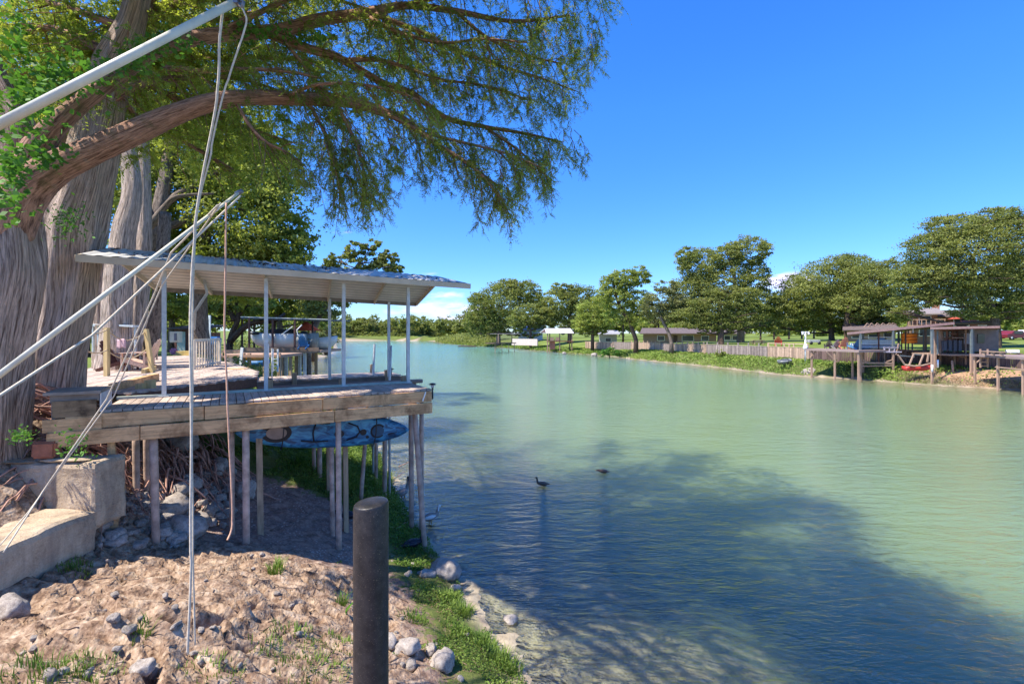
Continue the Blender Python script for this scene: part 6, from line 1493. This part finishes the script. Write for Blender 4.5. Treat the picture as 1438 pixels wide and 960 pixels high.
o_ = MB().bar((0, 0, 0), (0, 0, 1.5), .32, .06, .8).build('surfboard', plain('pale_board', (.6, .66, .68), .5)); o_.location = P(292, 478, 28); tag(o_, 'pale upright board leaning behind the upright trunk by the cream railing', 'board')
o_ = MB().box((0, 0, 0), (.8, .5, .5), .6, None, .1).build('storage_box', BLUP); o_.location = P(300, 478, 29); tag(o_, 'blue storage box behind the cream railing', 'box')
# garden stairs on the slope behind the leaning trunk
t = thing('garden_stairs', 'dark timber stairs with a handrail climbing the slope behind the leaning trunk', 'stairs', P(205, 448, 26)); o0 = Vector(t.location)
def q(px, py, dy=0): return P(px, py, 26+dy)-o0
MB().bar(q(172,428), q(212,450), .10, .30, .4).build('stringer', DKBOARD, t); MB().bar(q(172,418), q(212,440), .06, .08, .8).build('handrail', TAN, t)
for i in range(5): MB().bar(q(176+i*8.5, 421+i*4.6), q(176+i*8.5, 432+i*4.6), .05, .05, .7).build('baluster', TAN, t)
MB().bar(q(108,468,-10), q(124,467,-10), .3, .04, .8).build('shelf_board', GALV, t) if False else None
for (a, b, lb) in (((172,457),(192,458),'pale bench board fixed behind the trunks left of the dock posts'),((130,456),(139,457),'short pale bench board left of the forked trunk')):
    t = thing('garden_bench', lb, 'bench', P(a[0], a[1], 15)); o0 = Vector(t.location); d_ = P(b[0], b[1], 15)-o0
    MB().bar((0, 0, 0), d_, .30, .06, .8).build('seat', GALV, t)
    for f in (.1, .9): MB().bar(d_*f, d_*f-Vector((0, 0, .9)), .05, .05, .5).build('leg', GALV, t)
adirondack('green plastic chair half hidden between the two largest trunks', P(36, 545, 8.7)+Vector((0, 0, 0)), R(20), plain('green_plastic', (.12, .33, .22), .5), .6, None)
t = thing('rope_bridge_post', 'old lumber post with a rope between the two largest trunks', 'post', P(26, 545, 8.4)); MB().bar((0, 0, -.3), (0, 0, .75), .11).build('post', NEWZ, t)

# ------------------------------------------------------------------ ducks and geese
def bird(name, lb, loc, rz, sc, bodym, headm, pose='swim', neck=.5, wing=None, grp=None, beakm=None):
    t = thing(name, lb, 'bird', loc, rz, grp); t.scale = (sc,)*3
    s = MB(); n, r_ = 16, 12; vs = []; fs = []; up = 0 if pose == 'swim' else .22
    L_ = .5
    spine = []
    for i in range(n+1):
        f = i/n; x = -.25+.5*f; z = up+.06+.05*math.sin(f*2.2)+(.05*(1-f*4) if f < .25 else 0); w = .115*math.sin(math.pi*min(1, .06+f*.94))**.62*(1 if f > .3 else .55+.45*f/.3); spine.append((x, z, w))
    spine = spine[:14]
    nk = [(.21, up+.13, .058), (.245, up+.18+.10*neck, .040), (.25, up+.20+.22*neck, .034), (.262, up+.225+.30*neck, .040), (.285, up+.235+.33*neck, .045), (.315, up+.23+.32*neck, .036), (.335, up+.222+.31*neck, .018)]
    allr = spine+nk
    for j, (x, z, w) in enumerate(allr):
        nx = allr[min(j+1, len(allr)-1)]; pv = allr[max(j-1, 0)]; tx, tz = nx[0]-pv[0], nx[1]-pv[1]; l = math.hypot(tx, tz) or 1; tx /= l; tz /= l
        for k in range(r_):
            a = 2*math.pi*k/r_; h_ = math.sin(a)*w*(.85 if j < 14 else 1); vs.append((x-tz*h_, math.cos(a)*w, z+tx*h_))
    for i in range(len(allr)-1):
        for k in range(r_): fs.append((i*r_+k, i*r_+(k+1) % r_, (i+1)*r_+(k+1) % r_, (i+1)*r_+k))
    fs.append(tuple(range(r_-1, -1, -1))); fs.append(tuple(range((len(allr)-1)*r_, len(allr)*r_))); s.add(vs, fs, .5, None, True); b = s.build('body', bodym, t)
    b.data.materials.append(headm)
    for p_ in b.data.polygons:
        if p_.center.x > .225 and p_.center.z > up+.17: p_.material_index = 1
    s = MB(); hx, hz = nk[-1][0], nk[-1][1]; s.tube([(hx-.005, 0, hz), (hx+.03, 0, hz-.008), (hx+.055, 0, hz-.012)], [.017, .014, .009], 8); s.build('beak', beakm or plain('beak_orange', (.45, .25, .06), .5), t)
    for sy in (-1, 1):
        s = MB(); s.tube([(.12, sy*.09, up+.12), (.0, sy*.105, up+.125), (-.14, sy*.075, up+.115), (-.26, sy*.03, up+.10)], [.02, .055, .045, .01], 10); s.build('wing', wing or bodym, t)
    MB().tube([(-.24, 0, up+.08), (-.34, 0, up+.12)], [.035, .012], 8).build('tail', bodym, t)
    if pose != 'swim':
        for sy in (-1, 1):
            s = MB(); s.tube([(.0, sy*.05, up+.02), (.01, sy*.05, up-.09), (0, sy*.05, 0)], [.022, .012, .010], 6); s.box((.03, sy*.05, .006), (.08, .05, .012)); s.build('leg', plain('beak_orange', (.45, .25, .06), .5), t)
    return t
DB = plain('brown_feathers', (.15, .095, .065), .8, 0, .5, 25); DG = plain('grey_feathers', (.30, .24, .20), .8, 0, .4, 22); BKF = plain('black_feathers', (.018, .018, .028), .5, 0, .3, 20); WHF = plain('white_feathers', (.66, .64, .60), .8, 0, .1, 20); BH = plain('dark_green_head', (.02, .045, .035), .4)
p = PZ(762, 682, .0); bird('duck', 'brown duck swimming left with raised head in the shaded water', p, R(175), .72, DB, BH, 'swim', .45, None, 'ducks swimming on the river')
p = PZ(847, 664, .0); bird('duck', 'brown duck resting low on the water farther out', p, R(165), .72, DB, DB, 'swim', -.35, None, 'ducks swimming on the river')
p = PZ(566, 700, .0); bird('goose', 'grey goose wading beyond the stilts with its dark neck raised', p, R(70), 1.0, DG, BKF, 'stand', .7, None, None).location.z = -.12
p = PZ(604, 735, .0); bird('goose', 'pale goose standing in the water just right of the leaning stilts', p, R(40), .95, DG, WHF, 'stand', .3, WHF, None).location.z = -.12
p = gpix(580, 768, 5, 20); bird('muscovy_duck', 'black and white duck resting on the green bank beside the leaning stilt', p, R(35), .95, BKF, WHF, 'swim', .2, BKF, None)
p = gpix(489, 728, 5, 20); bird('muscovy_duck', 'black duck resting in the grass behind the middle stilts', p, R(200), .85, BKF, BKF, 'swim', .1, BKF, None)
# driftwood twigs in the shallows
for pts, lb in (([(560,655),(575,648),(592,640)], 'thin dark branch sticking out of the water beyond the stilts'), ([(545,675),(560,668),(570,660)], 'crooked twig in the shallows behind the bollard'), ([(548,742),(562,741),(574,730)], 'pale bent stick on the green bank right of the bollard')):
    q_ = [PZ(a, b, .03+.05*i) if pts[0][0] != 548 else gpix(a, b, 5, 25)+Vector((0, 0, .03)) for i, (a, b) in enumerate(pts)]
    tag(MB().tube(q_, [.018, .014, .006], 6).build('driftwood', ROOT if pts[0][0] != 548 else RAWZ), lb, 'branch')

# fallen leaves and twigs on the bare bank
def litter_pts(n):
    x = rng.uniform(-9, 1, n*4); y = rng.uniform(4, 14, n*4); d = sdf(x, y); nz = np.array([noise.noise(Vector((p*1.2, q*1.2, 9))) for p, q in zip(x, y)])
    k = (d > .3) & (nz+rng.uniform(-.4, .4, len(x)) > .05); return x[k][:n], y[k][:n]
x, y = litter_pts(7000); c = np.stack([x, y, glook(GHd, x, y)+.012], 1); Q = leafquads(c, .035, 2.5, .35)
tag(link('leaf_litter', quads_mesh('leaf_litter', Q, rng.uniform(.1, 1, len(Q))), plain('fallen_leaves', (.20, .12, .075), .9, 0, .4, 3)), 'brown fallen leaves scattered over the near bank', 'leaves', None, 'stuff')
tw = MB()
for i in range(260):
    a, b = random.uniform(-8.5, .3), random.uniform(4.2, 12)
    if sdf(np.array([a]), np.array([b]))[0] < .25: continue
    an = random.uniform(0, 6.28); q = Vector((a, b, 0)); pts = []
    for k in range(5):
        pts.append((q.x, q.y, gz(q.x, q.y)+.012)); q = q+Vector((math.cos(an), math.sin(an), 0))*random.uniform(.03, .1); an += random.uniform(-.4, .4)
    tw.tube(pts, [.007, .006, .005, .004, .002], 4, random.uniform(.2, .8))
tag(tw.build('fallen_twigs', plain('dry_twigs', (.22, .15, .11), .9, 0, .4, 3)), 'thin dry twigs strewn over the near bank', 'twigs', None, 'stuff')
# ------------------------------------------------------------------ camera, sky, sun
cam = bpy.data.cameras.new('camera'); co = bpy.data.objects.new('camera', cam); COL.objects.link(co)
cam.sensor_width = 36; cam.lens = F/1438*36; cam.shift_y = -(480-HY)/1438
co.location = (0, 0, H); co.rotation_euler = (R(90), 0, 0); cam.clip_end = 3000; cam.clip_start = .05
scene.camera = co
SAZ = Vector((-.90, -.44, 0)).normalized(); SEL = R(57)
toward = Vector((SAZ.x*math.cos(SEL), SAZ.y*math.cos(SEL), math.sin(SEL)))
sl = bpy.data.lights.new('sun', 'SUN'); sl.energy = 3.9; sl.angle = R(.55); sl.color = (1, .93, .82)
so = bpy.data.objects.new('sun', sl); COL.objects.link(so)
so.rotation_euler = (-toward).to_track_quat('-Z', 'Y').to_euler(); so.location = (0, 0, 60)
w = bpy.data.worlds.new('World'); scene.world = w; w.use_nodes = True; nt = w.node_tree; nt.nodes.clear()
sky = N(nt, 'ShaderNodeTexSky', sky_type='NISHITA'); sky.sun_disc = False; sky.sun_elevation = SEL
sky.sun_rotation = math.atan2(SAZ.x, SAZ.y); sky.air_density = 1.0; sky.dust_density = .15; sky.ozone_density = 3.0; sky.altitude = 300
tc = N(nt, 'ShaderNodeTexCoord'); sp = N(nt, 'ShaderNodeSeparateXYZ'); L(nt, tc.outputs['Generated'], sp.inputs[0])
hs = N(nt, 'ShaderNodeHueSaturation'); hs.inputs['Saturation'].default_value = 1.28; hs.inputs['Value'].default_value = 1.0
L(nt, sky.outputs[0], hs.inputs['Color'])
tc = N(nt, 'ShaderNodeTexCoord'); sp = N(nt, 'ShaderNodeSeparateXYZ'); L(nt, tc.outputs['Generated'], sp.inputs[0])
yy = mth(nt, 'MAXIMUM', sp.outputs['Y'], .02)
u = mth(nt, 'DIVIDE', sp.outputs['X'], yy); wv = mth(nt, 'DIVIDE', sp.outputs['Z'], yy)
cb = N(nt, 'ShaderNodeCombineXYZ'); L(nt, mth(nt, 'MULTIPLY', u, 1.0), cb.inputs[0]); L(nt, mth(nt, 'MULTIPLY', wv, 3.2), cb.inputs[1])
cn = noi(nt, cb.outputs[0], 16, 6, .6, .3)
tot = None
for (u0, w0, ru, rw, s) in [(-.175,.060,.055,.010,1.0),(-.14,.083,.04,.006,.9),(-.22,.045,.06,.008,.6),(-.105,.035,.05,.014,.8),(-.115,.105,.02,.006,.75),
                            (-.18,.128,.03,.004,.55),(.592,.118,.038,.009,1.5),(.575,.098,.045,.016,1.1),(-.36,.215,.03,.006,.5),(.53,.04,.08,.012,.6),(-.05,.055,.03,.006,.6)]:
    a = mth(nt, 'DIVIDE', mth(nt, 'SUBTRACT', u, u0), ru); b = mth(nt, 'DIVIDE', mth(nt, 'SUBTRACT', wv, w0), rw)
    r2 = mth(nt, 'ADD', mth(nt, 'MULTIPLY', a, a), mth(nt, 'MULTIPLY', b, b))
    g = mth(nt, 'MULTIPLY', mth(nt, 'POWER', 2.718, mth(nt, 'MULTIPLY', r2, -.5)), s)
    tot = g if tot is None else mth(nt, 'ADD', tot, g)
cl = ramp(nt, mth(nt, 'MULTIPLY', tot, mth(nt, 'MULTIPLY_ADD', cn, 2.6, -.55)), [(.34, (0, 0, 0)), (.9, (1, 1, 1))])
el = mth(nt, 'MULTIPLY', sp.outputs['Z'], 2.4, clamp=True)
sb = mixc(nt, 1.0, hs.outputs[0], mixc(nt, el, (.33, .44, .70), (.49, .66, .96)), 'MULTIPLY')
ccol = mixc(nt, mth(nt, 'MULTIPLY', cl, .75), sb, (3.7, 3.2, 4.1))
bg = N(nt, 'ShaderNodeBackground'); bg.inputs['Strength'].default_value = .15; L(nt, ccol, bg.inputs['Color'])
wo = N(nt, 'ShaderNodeOutputWorld'); L(nt, bg.outputs[0], wo.inputs[0])
scene.view_settings.view_transform = 'Standard'; scene.view_settings.look = 'None'
scene.view_settings.gamma = 1; scene.view_settings.use_curve_mapping = False; scene.view_settings.exposure = 1.27
scene.cycles.transparent_max_bounces = 16
